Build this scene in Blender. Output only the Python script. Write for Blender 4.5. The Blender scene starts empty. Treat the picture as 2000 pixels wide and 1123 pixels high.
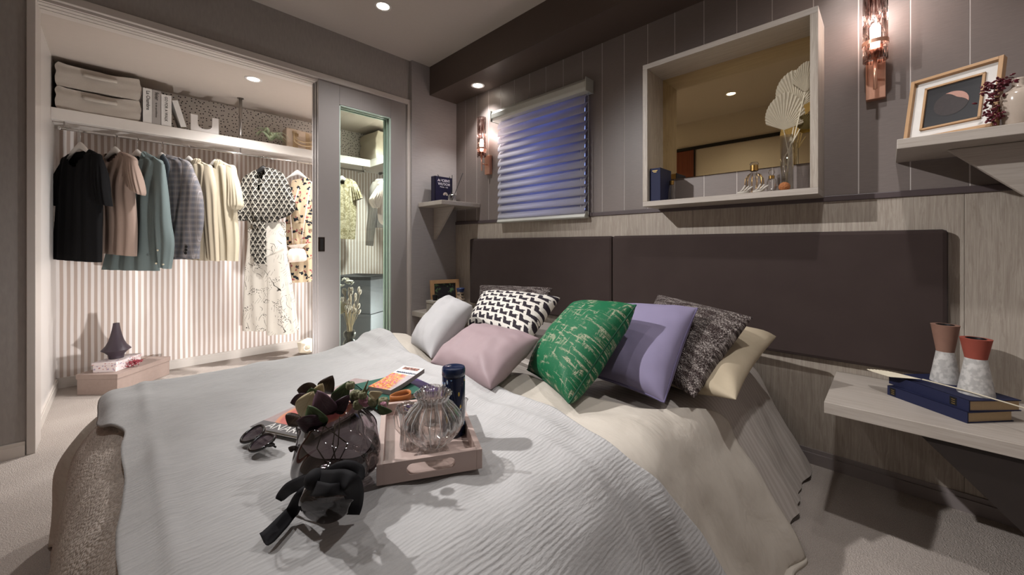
import bpy, bmesh, math, random
from mathutils import Vector, Matrix, noise as mnoise
import numpy as np
random.seed(7)
PI = math.pi
scene = bpy.context.scene
COL = scene.collection

# ------------------------------------------------------------------ camera
F, CX, CY, H = 752.26, 1000.0, 480.43, 0.924
YAW = math.radians(45.67)
cam_d = bpy.data.cameras.new('camera')
cam_d.sensor_width = 36.0
cam_d.lens = 36.0 * F / 2000.0
cam_d.shift_y = -(561.5 - CY) / 2000.0
cam_d.clip_start = 0.02
cam = bpy.data.objects.new('camera', cam_d)
cam.location = (0, 0, H)
cam.rotation_euler = (PI / 2, 0, -YAW)
COL.objects.link(cam)
scene.camera = cam

# ------------------------------------------------------------------ world (dusk outside the window)
w = bpy.data.worlds.new('dusk'); scene.world = w; w.use_nodes = True
w.node_tree.nodes['Background'].inputs[0].default_value = (0.13, 0.18, 0.50, 1)
w.node_tree.nodes['Background'].inputs[1].default_value = 2.5
vs = scene.view_settings
vs.view_transform = 'Standard'; vs.look = 'None'; vs.gamma = 1.0
vs.use_curve_mapping = False
vs.exposure = 0.72

# key figures of the room (metres)
HC = 2.40          # ceiling
YC = 2.733         # closet front wall
YP = 2.706         # side wall beside the bed
XW = 2.072         # headboard wall
YR = -0.40         # wall on the other side of the bed
XO = -0.65         # wall behind the camera
XL = -0.279        # closet left wall
YB = 3.853         # closet back wall
ZS = 2.166         # underside of the beam
XS = 1.798         # beam face
ZCC = 2.072        # closet ceiling

# ------------------------------------------------------------------ pixel rays
_s, _c = math.sin(YAW), math.cos(YAW)
def ray(px, py):
    u = (px - CX) / F; v = (CY - py) / F
    return Vector((_s + u * _c, _c - u * _s, v))
def on(px, py, ax, val):
    r = ray(px, py); o = (0, 0, H)['xyz'.index(ax)]
    t = (val - o) / r['xyz'.index(ax)]
    return r * t + Vector((0, 0, H))
def on_plane(px, py, p0, n):
    r = ray(px, py); c = Vector((0, 0, H))
    return c + r * ((Vector(p0) - c).dot(n) / r.dot(n))

# ------------------------------------------------------------------ mesh builder
class MB:
    def __init__(self): self.v = []; self.f = []; self.uv = {}; self.mi = []; self.cur = 0
    def vert(self, p, uv=None):
        self.v.append(tuple(p))
        if uv is not None: self.uv[len(self.v) - 1] = uv
        return len(self.v) - 1
    def face(self, *ids): self.f.append(tuple(ids)); self.mi.append(self.cur)
    def poly(self, pts): self.face(*[self.vert(p) for p in pts])
    def box(self, a, b, M=None):
        x0, y0, z0 = a; x1, y1, z1 = b
        c = [(x0,y0,z0),(x1,y0,z0),(x1,y1,z0),(x0,y1,z0),(x0,y0,z1),(x1,y0,z1),(x1,y1,z1),(x0,y1,z1)]
        if M is not None: c = [M @ Vector(p) for p in c]
        i = [self.vert(p) for p in c]
        for q in ((0,3,2,1),(4,5,6,7),(0,1,5,4),(1,2,6,5),(2,3,7,6),(3,0,4,7)): self.face(*[i[k] for k in q])
        return self
    def prism(self, pts, d, M=None):
        """polygon pts (3d) extruded by vector d"""
        d = Vector(d); n = len(pts)
        a = [Vector(p) for p in pts]; b = [p + d for p in a]
        if M is not None: a = [M @ p for p in a]; b = [M @ p for p in b]
        ia = [self.vert(p) for p in a]; ib = [self.vert(p) for p in b]
        self.face(*ia[::-1]); self.face(*ib)
        for k in range(n): self.face(ia[k], ia[(k+1)%n], ib[(k+1)%n], ib[k])
        return self
    def loft(self, rings, closed=True, cap0=False, cap1=False, uv=False):
        idx = []
        nr = len(rings)
        for j, r in enumerate(rings):
            idx.append([self.vert(p, (k / (len(r) - (0 if closed else 1)), j / max(1, nr - 1)) if uv else None) for k, p in enumerate(r)])
        for j in range(nr - 1):
            n = len(rings[j])
            for k in range(n if closed else n - 1):
                self.face(idx[j][k], idx[j][(k+1)%n], idx[j+1][(k+1)%n], idx[j+1][k])
        if cap0: self.face(*idx[0][::-1])
        if cap1: self.face(*idx[-1])
        return idx
    def lathe(self, prof, c=(0,0,0), n=32, M=None, cap0=False, cap1=False, ribs=0, ribd=0.0):
        rings = []
        for r, z in prof:
            ring = []
            for k in range(n):
                a = 2*PI*k/n
                rr = r * (1 + ribd*math.cos(ribs*a)) if ribs else r
                p = Vector((c[0] + rr*math.cos(a), c[1] + rr*math.sin(a), c[2] + z))
                ring.append(M @ p if M is not None else p)
            rings.append(ring)
        self.loft(rings, True, cap0, cap1, uv=True); return self
    def tube(self, pts, r, n=8, cap=True):
        pts = [Vector(p) for p in pts]; rings = []
        up = Vector((0,0,1)); N = len(pts)
        prev = None
        for i, p in enumerate(pts):
            t = (pts[min(i+1,N-1)] - pts[max(i-1,0)]).normalized()
            if prev is None:
                a = up if abs(t.z) < .95 else Vector((1,0,0))
                x = t.cross(a).normalized()
            else:
                x = (prev - t*prev.dot(t)).normalized()
            prev = x; y = t.cross(x)
            rr = r[i] if isinstance(r, (list, tuple)) else r
            rings.append([p + x*rr*math.cos(2*PI*k/n) + y*rr*math.sin(2*PI*k/n) for k in range(n)])
        self.loft(rings, True, cap, cap); return self
    def cyl(self, a, b, r, n=16): return self.tube([a, b], r, n)
    def grid(self, P, UV=None, flip=False):
        """P[i][j] 3d points"""
        ids = [[self.vert(p, UV[i][j] if UV else None) for j, p in enumerate(row)] for i, row in enumerate(P)]
        for i in range(len(P)-1):
            for j in range(len(P[0])-1):
                q = (ids[i][j], ids[i+1][j], ids[i+1][j+1], ids[i][j+1])
                self.face(*(q[::-1] if flip else q))
        return ids
    def ball(self, c, r, n=10, m=6, sc=(1,1,1), M=None):
        rings = []
        for j in range(m+1):
            t = PI*j/m; t = max(.03, min(PI-.03, t))
            ring = []
            for k in range(n):
                p = Vector((sc[0]*r*math.sin(t)*math.cos(2*PI*k/n), sc[1]*r*math.sin(t)*math.sin(2*PI*k/n), -sc[2]*r*math.cos(t)))
                if M is not None: p = M @ p
                ring.append(p + Vector(c))
            rings.append(ring)
        self.loft(rings, True, True, True); return self
    def build(self, name, mat, parent=None, smooth=False, bevel=0, solid=0, sub=0, fix=True, auto=None):
        me = bpy.data.meshes.new(name)
        off = wloc(parent) if parent is not None else Vector((0,0,0))
        me.from_pydata([(p[0]-off.x, p[1]-off.y, p[2]-off.z) for p in self.v], [], self.f)
        mats = mat if isinstance(mat, (list, tuple)) else [mat]
        for m in mats: me.materials.append(m)
        if len(mats) > 1: me.polygons.foreach_set('material_index', self.mi)
        if self.uv:
            uvl = me.uv_layers.new(name='UVMap')
            for l in me.loops: uvl.data[l.index].uv = self.uv.get(l.vertex_index, (0, 0))
        if fix:
            bm = bmesh.new(); bm.from_mesh(me); bmesh.ops.recalc_face_normals(bm, faces=bm.faces); bm.to_mesh(me); bm.free()
        if smooth: me.polygons.foreach_set('use_smooth', [True]*len(me.polygons))
        me.update()
        o = bpy.data.objects.new(name, me); COL.objects.link(o)
        if parent is not None: o.parent = parent
        if solid:
            m = o.modifiers.new('solid', 'SOLIDIFY'); m.thickness = solid; m.offset = 0
        if bevel:
            m = o.modifiers.new('bevel', 'BEVEL'); m.width = bevel; m.segments = 2; m.limit_method = 'ANGLE'
        if sub:
            m = o.modifiers.new('sub', 'SUBSURF'); m.levels = sub; m.render_levels = sub
        if auto:
            me.polygons.foreach_set('use_smooth', [True]*len(me.polygons))
            me.set_sharp_from_angle(angle=math.radians(auto))
        return o

def wloc(o):
    p = Vector((0,0,0))
    while o is not None: p += o.location; o = o.parent
    return p
def thing(name, label, cat, loc=(0,0,0), group=None):
    o = bpy.data.objects.new(name, None); COL.objects.link(o)
    o.empty_display_size = .05; o.location = loc
    return tag(o, label, cat, group)
def tag(o, label, cat, group=None):
    o['label'] = label; o['category'] = cat
    if group: o['group'] = group
    return o
def struct(o): o['kind'] = 'structure'; return o
def setloc(o, loc):
    """move a one-mesh thing's origin to loc without moving the mesh"""
    loc = Vector(loc)
    o.data.transform(Matrix.Translation(-loc)); o.location = loc
    return o
def copy_tree(o, parent=None):
    c = o.copy(); COL.objects.link(c); c.parent = parent
    for ch in list(o.children): copy_tree(ch, c)
    return c
def text_mesh(mb, s, size, M, align='LEFT', ext=0.0006, bold=False):
    """adds the words s as geometry; M maps text plane (x right, y up) to the world"""
    cu = bpy.data.curves.new('t', 'FONT'); cu.body = s; cu.size = size; cu.align_x = align
    cu.extrude = ext; cu.resolution_u = 2
    if bold: cu.offset = size*.012
    o = bpy.data.objects.new('t', cu); COL.objects.link(o)
    dg = bpy.context.evaluated_depsgraph_get(); dg.update()
    me = bpy.data.meshes.new_from_object(o.evaluated_get(dg))
    b = len(mb.v)
    for v in me.vertices: mb.vert(M @ v.co)
    for p in me.polygons: mb.face(*[b+i for i in p.vertices])
    bpy.data.objects.remove(o); bpy.data.curves.remove(cu); bpy.data.meshes.remove(me)
def frame3(o, x, y):
    x = Vector(x).normalized(); y = Vector(y); z = x.cross(y).normalized(); y = z.cross(x)
    M = Matrix((x, y, z)).transposed().to_4x4(); M.translation = Vector(o); return M
def rotz(a, c=(0,0,0)): return Matrix.Translation(c) @ Matrix.Rotation(a, 4, 'Z') @ Matrix.Translation(-Vector(c))
def nz(x, y, z=0, s=1.0): return mnoise.noise(Vector((x*s, y*s, z*s)))
def sm(a, b, x): t = max(0, min(1, (x-a)/(b-a))); return t*t*(3-2*t)
def lerp(a, b, t): return a + (b-a)*t

# ------------------------------------------------------------------ node expressions
class E:
    nt = None
    def __init__(s, k): s.k = k
    def _b(a, b, op, c=None):
        n = E.nt.nodes.new('ShaderNodeMath'); n.operation = op
        for i, q in enumerate((a, b, c)):
            if q is None: continue
            q = q.k if isinstance(q, E) else q
            if isinstance(q, (int, float)): n.inputs[i].default_value = q
            else: E.nt.links.new(q, n.inputs[i])
        return E(n.outputs[0])
    def __add__(a, b): return E._b(a, b, 'ADD')
    __radd__ = __add__
    def __sub__(a, b): return E._b(a, b, 'SUBTRACT')
    def __rsub__(a, b): return E._b(b, a, 'SUBTRACT')
    def __mul__(a, b): return E._b(a, b, 'MULTIPLY')
    __rmul__ = __mul__
    def __truediv__(a, b): return E._b(a, b, 'DIVIDE')
    def __gt__(a, b): return E._b(a, b, 'GREATER_THAN')
    def __lt__(a, b): return E._b(a, b, 'LESS_THAN')
    def fract(a): return E._b(a, None, 'FRACT')
    def floor(a): return E._b(a, None, 'FLOOR')
    def abs(a): return E._b(a, None, 'ABSOLUTE')
    def sin(a): return E._b(a, None, 'SINE')
    def max(a, b): return E._b(a, b, 'MAXIMUM')
    def min(a, b): return E._b(a, b, 'MINIMUM')
    def pow(a, b): return E._b(a, b, 'POWER')
    def sstep(a, lo, hi):
        n = E.nt.nodes.new('ShaderNodeMapRange'); n.interpolation_type = 'SMOOTHSTEP'
        E.nt.links.new(a.k, n.inputs[0]); n.inputs[1].default_value = lo; n.inputs[2].default_value = hi
        return E(n.outputs[0])
def hexc(h):
    h = h.lstrip('#'); r = [int(h[i:i+2], 16)/255 for i in (0, 2, 4)]
    return tuple((c/12.92 if c <= .04045 else ((c+.055)/1.055)**2.4) for c in r) + (1,)
class Mat:
    """material under construction: principled + expressions"""
    def __init__(s, name, col='#888888', rough=.6, metal=0, spec=.4, **kw):
        s.m = bpy.data.materials.new(name); s.m.use_nodes = True
        s.nt = s.m.node_tree; E.nt = s.nt
        s.b = s.nt.nodes['Principled BSDF']
        s.col = hexc(col) if isinstance(col, str) else col
        s.b.inputs['Base Color'].default_value = s.col
        s.b.inputs['Roughness'].default_value = rough
        s.b.inputs['Metallic'].default_value = metal
        s.b.inputs['Specular IOR Level'].default_value = spec
        for k, v in kw.items(): s.b.inputs[k].default_value = v
        s._tc = None
    def tc(s, kind='Object'):
        n = s.nt.nodes.new('ShaderNodeTexCoord'); return n.outputs[kind]
    def xyz(s, kind='Object', vec=None):
        n = s.nt.nodes.new('ShaderNodeSeparateXYZ')
        s.nt.links.new(vec if vec is not None else s.tc(kind), n.inputs[0])
        return E(n.outputs[0]), E(n.outputs[1]), E(n.outputs[2])
    def comb(s, x, y, z):
        n = s.nt.nodes.new('ShaderNodeCombineXYZ')
        for i, q in enumerate((x, y, z)):
            if isinstance(q, E): s.nt.links.new(q.k, n.inputs[i])
            else: n.inputs[i].default_value = q
        return n.outputs[0]
    def noise(s, scale=10, detail=2, vec=None, kind='Object', stretch=None, rough=.5, dist=0):
        n = s.nt.nodes.new('ShaderNodeTexNoise'); n.inputs['Scale'].default_value = scale
        n.inputs['Detail'].default_value = detail; n.inputs['Roughness'].default_value = rough; n.inputs['Distortion'].default_value = dist
        v = vec if vec is not None else s.tc(kind)
        if stretch:
            mp = s.nt.nodes.new('ShaderNodeMapping'); mp.inputs['Scale'].default_value = stretch
            s.nt.links.new(v, mp.inputs[0]); v = mp.outputs[0]
        s.nt.links.new(v, n.inputs['Vector']); return E(n.outputs[0])
    def voro(s, scale=10, feat='F1', vec=None, kind='Object', out='Distance', rnd=1.0, dim=None):
        n = s.nt.nodes.new('ShaderNodeTexVoronoi'); n.feature = feat; n.voronoi_dimensions = dim or ('2D' if kind == 'UV' or vec is not None else '3D'); n.inputs['Scale'].default_value = scale
        n.inputs['Randomness'].default_value = rnd
        s.nt.links.new(vec if vec is not None else s.tc(kind), n.inputs['Vector']); 
        return E(n.outputs[out])
    def mix(s, fac, a, b):
        n = s.nt.nodes.new('ShaderNodeMix'); n.data_type = 'RGBA'
        if isinstance(fac, E): s.nt.links.new(fac.k, n.inputs[0])
        else: n.inputs[0].default_value = fac
        for i, q in ((6, a), (7, b)):
            if isinstance(q, E): s.nt.links.new(q.k, n.inputs[i])
            else: n.inputs[i].default_value = hexc(q) if isinstance(q, str) else q
        return E(n.outputs[2])
    def color(s, e): s.nt.links.new(e.k, s.b.inputs['Base Color']); return s
    def rough(s, e): s.nt.links.new(e.k, s.b.inputs['Roughness']); return s
    def bump(s, e, dist=.002, strength=.6):
        n = s.nt.nodes.new('ShaderNodeBump'); n.inputs['Distance'].default_value = dist; n.inputs['Strength'].default_value = strength
        s.nt.links.new(e.k, n.inputs['Height']); s.nt.links.new(n.outputs[0], s.b.inputs['Normal']); return s
    def set(s, k, v): s.b.inputs[k].default_value = v; return s
def plain(name, col, rough=.6, metal=0, vary=.06, scale=30, **kw):
    """plain colour with a faint mottling"""
    m = Mat(name, col, rough, metal, **kw)
    n = m.noise(scale, 3)
    c = m.col; d = tuple(max(0, q*(1-vary*2)) for q in c[:3]) + (1,); l = tuple(min(1, q*(1+vary)) for q in c[:3]) + (1,)
    m.color(m.mix(n, d, l)); return m.m
def emit(name, col, strength):
    m = bpy.data.materials.new(name); m.use_nodes = True; nt = m.node_tree
    nt.nodes.remove(nt.nodes['Principled BSDF']); e = nt.nodes.new('ShaderNodeEmission')
    e.inputs[0].default_value = hexc(col) if isinstance(col, str) else col; e.inputs[1].default_value = strength
    nt.links.new(e.outputs[0], nt.nodes['Material Output'].inputs[0]); return m
def facing_fac(nt, lo=.035, hi=.8, p=4.0, normal=None):
    """reflection share that grows towards grazing view, the same from both sides of the sheet"""
    lw = nt.nodes.new('ShaderNodeLayerWeight'); lw.inputs[0].default_value = .5
    if normal is not None: nt.links.new(normal, lw.inputs['Normal'])
    pw = nt.nodes.new('ShaderNodeMath'); pw.operation = 'POWER'; nt.links.new(lw.outputs['Facing'], pw.inputs[0]); pw.inputs[1].default_value = p
    ma = nt.nodes.new('ShaderNodeMath'); ma.operation = 'MULTIPLY_ADD'; nt.links.new(pw.outputs[0], ma.inputs[0]); ma.inputs[1].default_value = hi-lo; ma.inputs[2].default_value = lo
    return ma.outputs[0]
def glassm(name, tint='#ffffff', rough=0.0, ior=1.45, thin=True, fac=None):
    """thin clear glass: mostly transparent with a reflection (light passes)"""
    m = bpy.data.materials.new(name); m.use_nodes = True; nt = m.node_tree
    nt.nodes.remove(nt.nodes['Principled BSDF'])
    tr = nt.nodes.new('ShaderNodeBsdfTransparent'); tr.inputs[0].default_value = hexc(tint)
    gl = nt.nodes.new('ShaderNodeBsdfGlossy'); gl.inputs['Roughness'].default_value = rough
    fr = facing_fac(nt)
    mx = nt.nodes.new('ShaderNodeMixShader')
    nt.links.new(fr, mx.inputs[0]); nt.links.new(tr.outputs[0], mx.inputs[1]); nt.links.new(gl.outputs[0], mx.inputs[2])
    nt.links.new(mx.outputs[0], nt.nodes['Material Output'].inputs[0]); return m
# ================================================================== materials of the setting
def _m():
    M = {}
    M['ceiling'] = plain('ceiling_paint', '#b9b0a8', .75, vary=.02, scale=60)
    M['closet_ceiling'] = plain('closet_ceiling_paint', '#b9aea4', .75, vary=.02)
    m = Mat('wall_paper', '#8f8984', .7); n = m.noise(90, 3, stretch=(1, 1, .25)); n2 = m.noise(200, 1)
    m.color(m.mix(n, '#8d8783', '#a29c97')); m.bump(n, .001, .3); M['wall'] = m.m
    M['wall_back'] = plain('back_wall_paper', '#b8aea2', .7, vary=.03, scale=60)
    m = Mat('brushed_wall', '#988f8c', .5, spec=.4); n = m.noise(14, 4, stretch=(1, 1, 14))
    m.color(m.mix(n, '#8f8987', '#a39d9b')); m.bump(n, .0006, .35); M['side'] = m.m
    m = Mat('upper_panel', '#7e7371', .42, spec=.45); n = m.noise(10, 4, stretch=(3, 3, 30))
    m.color(m.mix(n, '#756b67', '#837974')); m.bump(n, .0004, .3); M['panel'] = m.m
    M['joint'] = plain('panel_joint', '#c9c1bc', .5)
    # pale wood grain, vertical
    m = Mat('pale_wood', '#a89c90', .45); x, y, z = m.xyz()
    wv = m.noise(5, 3, stretch=(1, 6, .5)); g = m.noise(26, 4, vec=m.comb(x*4 + wv*.35, y*4 + wv*.35, z*.12), rough=.7); f = m.noise(160, 2, stretch=(1, 3, .06))
    m.color(m.mix((g*.8 + f*.35).sstep(.35, .8), '#968a7e', '#b6aca0')); M['wood'] = m.m
    m = Mat('pale_wood_flat', '#a89c90', .45); x, y, z = m.xyz()
    g = m.noise(22, 4, vec=m.comb(x*.25, y*4, z*4), rough=.7); f = m.noise(120, 2, stretch=(.08, 3, 3))
    m.color(m.mix((g*.8 + f*.35).sstep(.35, .8), '#a0968c', '#b1a89e')); M['woodh'] = m.m
    m = Mat('pale_wood_side', '#a89c90', .45); x, y, z = m.xyz()
    g = m.noise(22, 4, vec=m.comb(x*4, y*.25, z*4), rough=.7); f = m.noise(120, 2, stretch=(3, .08, 3))
    m.color(m.mix((g*.8 + f*.35).sstep(.35, .8), '#a3998f', '#b3aaa1')); M['woody'] = m.m
    M['beam'] = plain('beam_paint', '#52463f', .45, vary=.03)
    M['cap'] = plain('cap_rail', '#54494a', .45, vary=.05)
    M['base'] = plain('baseboard_vinyl', '#8b8280', .45, vary=.06, scale=12)
    M['base_light'] = plain('baseboard_light', '#c9c1b9', .45, vary=.03, scale=12)
    # carpet
    m = Mat('carpet', '#b3a494', .95, spec=.1); n = m.noise(420, 2); v = m.voro(260); n2 = m.noise(3, 3)
    m.color(m.mix((n*.7 + n2*.3).sstep(.3, .7), '#968c84', '#b8aea6')); m.bump(n*.6 + v, .004, .7); M['carpet'] = m.m
    M['white'] = plain('white_paint', '#d3cdc8', .35, vary=.015)
    M['casing'] = plain('casing_paint', '#c2bab3', .35, vary=.02)
    M['door'] = plain('door_paint', '#928c89', .25, vary=.015, spec=.5)
    M['dark'] = plain('dark_gap', '#15110f', .7)
    # closet back: hand-painted stripes
    m = Mat('stripe_wallpaper', '#e8e0da', .7); x, y, z = m.xyz()
    wob = m.noise(6, 3, stretch=(1, 1, .6)); q = (x + y)/.0305 + wob*.16
    st = (q.fract() - .5).abs().sstep(.22, .27); br = m.noise(40, 3, stretch=(1, 1, .1))
    m.color(m.mix(st, '#e9e2de', m.mix(br, '#b5a296', '#c6b5aa'))); M['stripe'] = m.m
    # dots
    m = Mat('dot_wallpaper', '#ddd6cf', .7); x, y, z = m.xyz()
    v = m.voro(38, vec=m.comb(x + y, z, 0), rnd=.8); m.color(m.mix(v.sstep(.14, .19), '#2b2422', '#d3ccc5')); M['dots'] = m.m
    M['shelf_white'] = plain('white_laminate', '#d8d1ca', .35, vary=.02)
    M['chrome'] = plain('chrome', '#d0cdca', .12, 1, vary=.01)
    M['steel'] = plain('brushed_steel', '#a09a95', .3, 1, vary=.02)
    M['copper'] = plain('copper', '#eab49a', .34, .85, vary=.03)
    M['bronze'] = plain('dark_bronze', '#3d322b', .3, .8, vary=.03)
    m = Mat('bronze_mirror', '#f2e0b6', .0, 1); M['mirror'] = m.m; m.set('Roughness', .01)
    m = Mat('red_wood', '#6a3423', .4); x, y, z = m.xyz(); n = m.noise(20, 4, stretch=(1, 4, .15)); m.color(m.mix(n, '#4e2417', '#834630')); M['redwood'] = m.m
    # velvet
    m = Mat('velvet', '#41363a', .8, spec=.2); n = m.noise(7, 4, stretch=(1, 1, 1.3)); f = m.noise(600, 1)
    m.color(m.mix((n*.9 + f*.15), '#352a28', '#413633')); m.set('Sheen Weight', .12); m.set('Sheen Roughness', .4); m.bump(f, .001, .2); M['velvet'] = m.m
    M['pane'] = glassm('clear_pane', '#fafdfb'); M['glass_edge'] = plain('glass_edge', '#c3d6cb', .2)
    M['lamp'] = emit('lamp_face', '#fff3e2', 14.0)
    M['bulb'] = emit('bulb', '#fff2e6', 14.0)
    m = Mat('blind_fabric', '#cfcdd0', .65, spec=.2); M['slat'] = m.m
    nt = m.nt; tl = nt.nodes.new('ShaderNodeBsdfTranslucent'); tl.inputs[0].default_value = hexc('#cfd0ea')
    mx = nt.nodes.new('ShaderNodeMixShader'); mx.inputs[0].default_value = .42
    nt.links.new(m.b.outputs[0], mx.inputs[1]); nt.links.new(tl.outputs[0], mx.inputs[2]); nt.links.new(mx.outputs[0], nt.nodes['Material Output'].inputs[0])
    M['rail'] = plain('blind_rail', '#b5b5ad', .4, vary=.02)
    return M
M = _m()
# ================================================================== room shell
def sbox(name, a, b, mat, **k): return struct(MB().box(a, b).build(name, mat, **k))
sbox('floor', (XO-.1, YR-.1, -.05), (XW+.1, YB+.05, 0), M['carpet'])
sbox('ceiling', (XO-.1, YR-.1, HC), (XW+.1, YC+.05, HC+.05), M['ceiling'])
sbox('trim_1', (XS, YR, ZS), (XW, YP, HC), M['beam'])                       # dropped beam over the bed head
# wall with the closet opening
mb = MB(); OX0, OX1, OZ = -.256, 1.605, 2.05
mb.box((XO, YC, 0), (OX0-.026, YC+.157, HC)); mb.box((OX0-.026, YC, OZ+.036), (1.66, YC+.157, HC))
struct(mb.build('wall_closet', M['wall']))
mb = MB(); mb.box((OX0-.026, YC-.012, 0), (OX0, YC+.16, OZ)); mb.box((OX0-.026, YC-.012, OZ), (1.632, YC+.012, OZ+.036)); mb.box((1.607, YC-.012, 0), (1.632, YC+.16, OZ))
struct(mb.build('trim_2', M['casing'], bevel=.002))
# sliding track: pale strips with three dark grooves
tr = struct(MB().box((OX0, YC+.013, OZ+.004), (1.605, YC+.16, OZ+.03)).build('trim_3', M['dark']))
for a, b in ((.013, .028), (.034, .066), (.072, .104), (.110, .160)):
    MB().box((OX0, YC+a, OZ-.012), (1.605, YC+b, OZ+.004)).build('track_strip', M['casing'], tr)
# side wall beside the bed and its twin
sbox('wall_left', (1.632, YP, 0), (XW+.1, YC+.157, HC), M['side'])
sbox('wall_right', (XO-.1, YR-.1, 0), (XW+.1, YR, HC), M['side'])
# wall behind the camera, with a dark picture rail and a red wood door
wb = sbox('wall_back', (XO-.1, YR-.1, 0), (XO, YC+.1, HC), M['wall_back'])
sbox('trim_4', (XO, YR, 2.065), (XO+.02, YC, 2.10), M['dark'])
dr = struct(MB().box((XO, 1.63, .0), (XO+.012, 2.45, 2.064), None).build('door_1', M['redwood'], bevel=.002))
MB().box((XO+.012, 1.63, 0), (XO+.022, 1.645, 2.064)).build('door_edge', M['dark'], dr)
MB().box((XO+.012, 1.70, .93), (XO+.05, 1.72, 1.05)).build('door_handle', M['bronze'], dr, bevel=.004)
# headboard wall: backing with a window hole, boards above, wood below
WY0, WY1, WZ0, WZ1 = 1.375, 2.10, 1.14, 1.90
mb = MB(); T0, T1 = XW+.0009, XW+.16
mb.box((T0, WY1, 1.10), (T1, YC+.1, ZS)); mb.box((T0, YR-.1, 1.10), (T1, WY0, ZS)); mb.box((T0, WY0, WZ1), (T1, WY1, ZS)); mb.box((T0, WY0, 1.10), (T1, WY1, WZ0)); mb.box((T0, YR-.1, 0), (T1, YC+.1, 1.10)); mb.box((T0, YR-.1, ZS), (T1, YC+.1, HC))
wall = struct(mb.build('wall_headboard', M['joint']))
J = [YP, 2.58, 2.432, 2.287, 2.146, 2.0, 1.849, 1.697, 1.548, 1.394, 1.253, 1.106, .963, .813, .667, .519, .376, .228, .085, -.059, -.203, YR]
for a, b in zip(J[1:], J[:-1]):
    g = .0019; y0, y1 = a+g, b-g
    if y1 <= WY0 or y0 >= WY1:
        MB().box((XW, y0, 1.13), (T0, y1, ZS)).build('panel', M['panel'], wall)
    else:
        MB().box((XW, y0, WZ1), (T0, y1, ZS)).build('panel', M['panel'], wall)
        if y0 < WY0: MB().box((XW, y0, 1.13), (T0, WY0, WZ1)).build('panel', M['panel'], wall)
        if y1 > WY1: MB().box((XW, WY1, 1.13), (T0, y1, WZ1)).build('panel', M['panel'], wall)
wd = [(YR, -.19), (-.19, .72), (.72, 1.63), (1.63, YP)]
for a, b in wd: MB().box((XW-.004, a+.0006, .06), (T0, b-.0006, 1.108)).build('wood_panel', M['wood'], wall)
sbox('trim_5', (XW-.012, YR, 1.108), (T0, YP, 1.132), M['cap'], bevel=.003)
mb = MB(); mb.box((XW-.016, YR, 0), (XW, YP, .045)); mb.box((XW-.010, YR, .045), (XW, YP, .062)); struct(mb.build('baseboard_headboard', M['base']))
mb = MB(); mb.box((XO, YC-.012, 0), (OX0-.03, YC, .045)); mb.box((XO, YC-.008, .045), (OX0-.03, YC, .062)); struct(mb.build('baseboard_closet_front', M['base_light']))
# window behind the blind
wn = struct(MB().box((T1-.02, WY0, WZ0), (T1, WY1, WZ0+.03)).box((T1-.02, WY0, WZ1-.03), (T1, WY1, WZ1)).box((T1-.02, WY0, WZ0), (T1, WY0+.03, WZ1)).box((T1-.02, WY1-.03, WZ0), (T1, WY1, WZ1)).build('window_1', M['white']))
MB().box((T1-.012, WY0+.03, WZ0+.03), (T1-.008, WY1-.03, WZ1-.03)).build('pane', M['pane'], wn)
mb = MB(); mb.box((XW, WY0-.0, WZ0-.01), (T1-.02, WY1, WZ0)); mb.build('window_sill', M['white'], wn)

# ------------------------------------------------------------------ closet shell
XR = XW
sbox('wall_closet_left', (XL-.1, YC+.157, 0), (XL, YB+.1, ZCC), M['white'])
sbox('wall_closet_right', (XR, YC+.157, 0), (XR+.1, YB+.1, ZCC), M['stripe'])
wb = sbox('wall_closet_back', (XL-.1, YB, 0), (XR+.1, YB+.1, 1.70), M['stripe'])
sbox('wall_closet_upper', (XL-.1, YB, 1.70), (XR+.1, YB+.1, ZCC), M['dots'])
sbox('ceiling_closet', (XL-.1, YC+.157, ZCC), (XR+.1, YB+.1, ZCC+.05), M['closet_ceiling'])
mb = MB(); mb.box((XL, YB-.010, 0), (XR, YB, .05)); mb.box((XL, YB-.007, .05), (XR, YB, .066)); struct(mb.build('baseboard_closet_back', M['base_light']))
mb = MB(); mb.box((XL, YC+.16, 0), (XL+.01, YB, .05)); mb.box((XL, YC+.16, .05), (XL+.007, YB, .066)); struct(mb.build('baseboard_closet_left', M['base_light']))

# ------------------------------------------------------------------ sliding doors, three in a stack
def sliding(y, x0, first):
    t = thing('sliding_door', first, 'door', (x0, y, .008), 'stacked sliding doors of the closet')
    x1 = x0 + .662; a, b = x0+.14, x1-.134; zb, zt, z1 = .12, 1.912, 2.048; d = .026
    for n, p, q in (('stile', (x0, .008), (a, z1)), ('stile', (b, .008), (x1, z1)), ('rail', (a+.0006, zt), (b-.0006, z1)), ('rail', (a+.0006, .008), (b-.0006, zb))):
        MB().box((p[0], y, p[1]), (q[0], y+d, q[1])).build(n, M['door'], t, bevel=.0012)
    pn = MB().box((a, y+.010, zb), (b, y+.014, zt)).build('glass_pane', M['pane'], t)
    mb = MB(); e = .007
    mb.box((a, y+.003, zb), (a+e, y+d-.003, zt)); mb.box((b-e, y+.003, zb), (b, y+d-.003, zt)); mb.box((a, y+.003, zt-e), (b, y+d-.003, zt)); mb.box((a, y+.003, zb), (b, y+d-.003, zb+e))
    mb.build('glazing_bead', M['glass_edge'], t)
    return t
ds = [sliding(YC+.004, .941, 'grey sliding closet door with a bronze pull, foremost of its stack'),
      sliding(YC+.042, .938, 'grey sliding closet door sandwiched between two others of its stack'),
      sliding(YC+.080, .935, 'grey sliding closet door deepest in its stack, next to the hanging clothes')]
hp = MB(); hx, hz = .962, .935
hp.box((hx-.022, YC+.002, hz-.048), (hx+.020, YC+.005, hz+.048))
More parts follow.
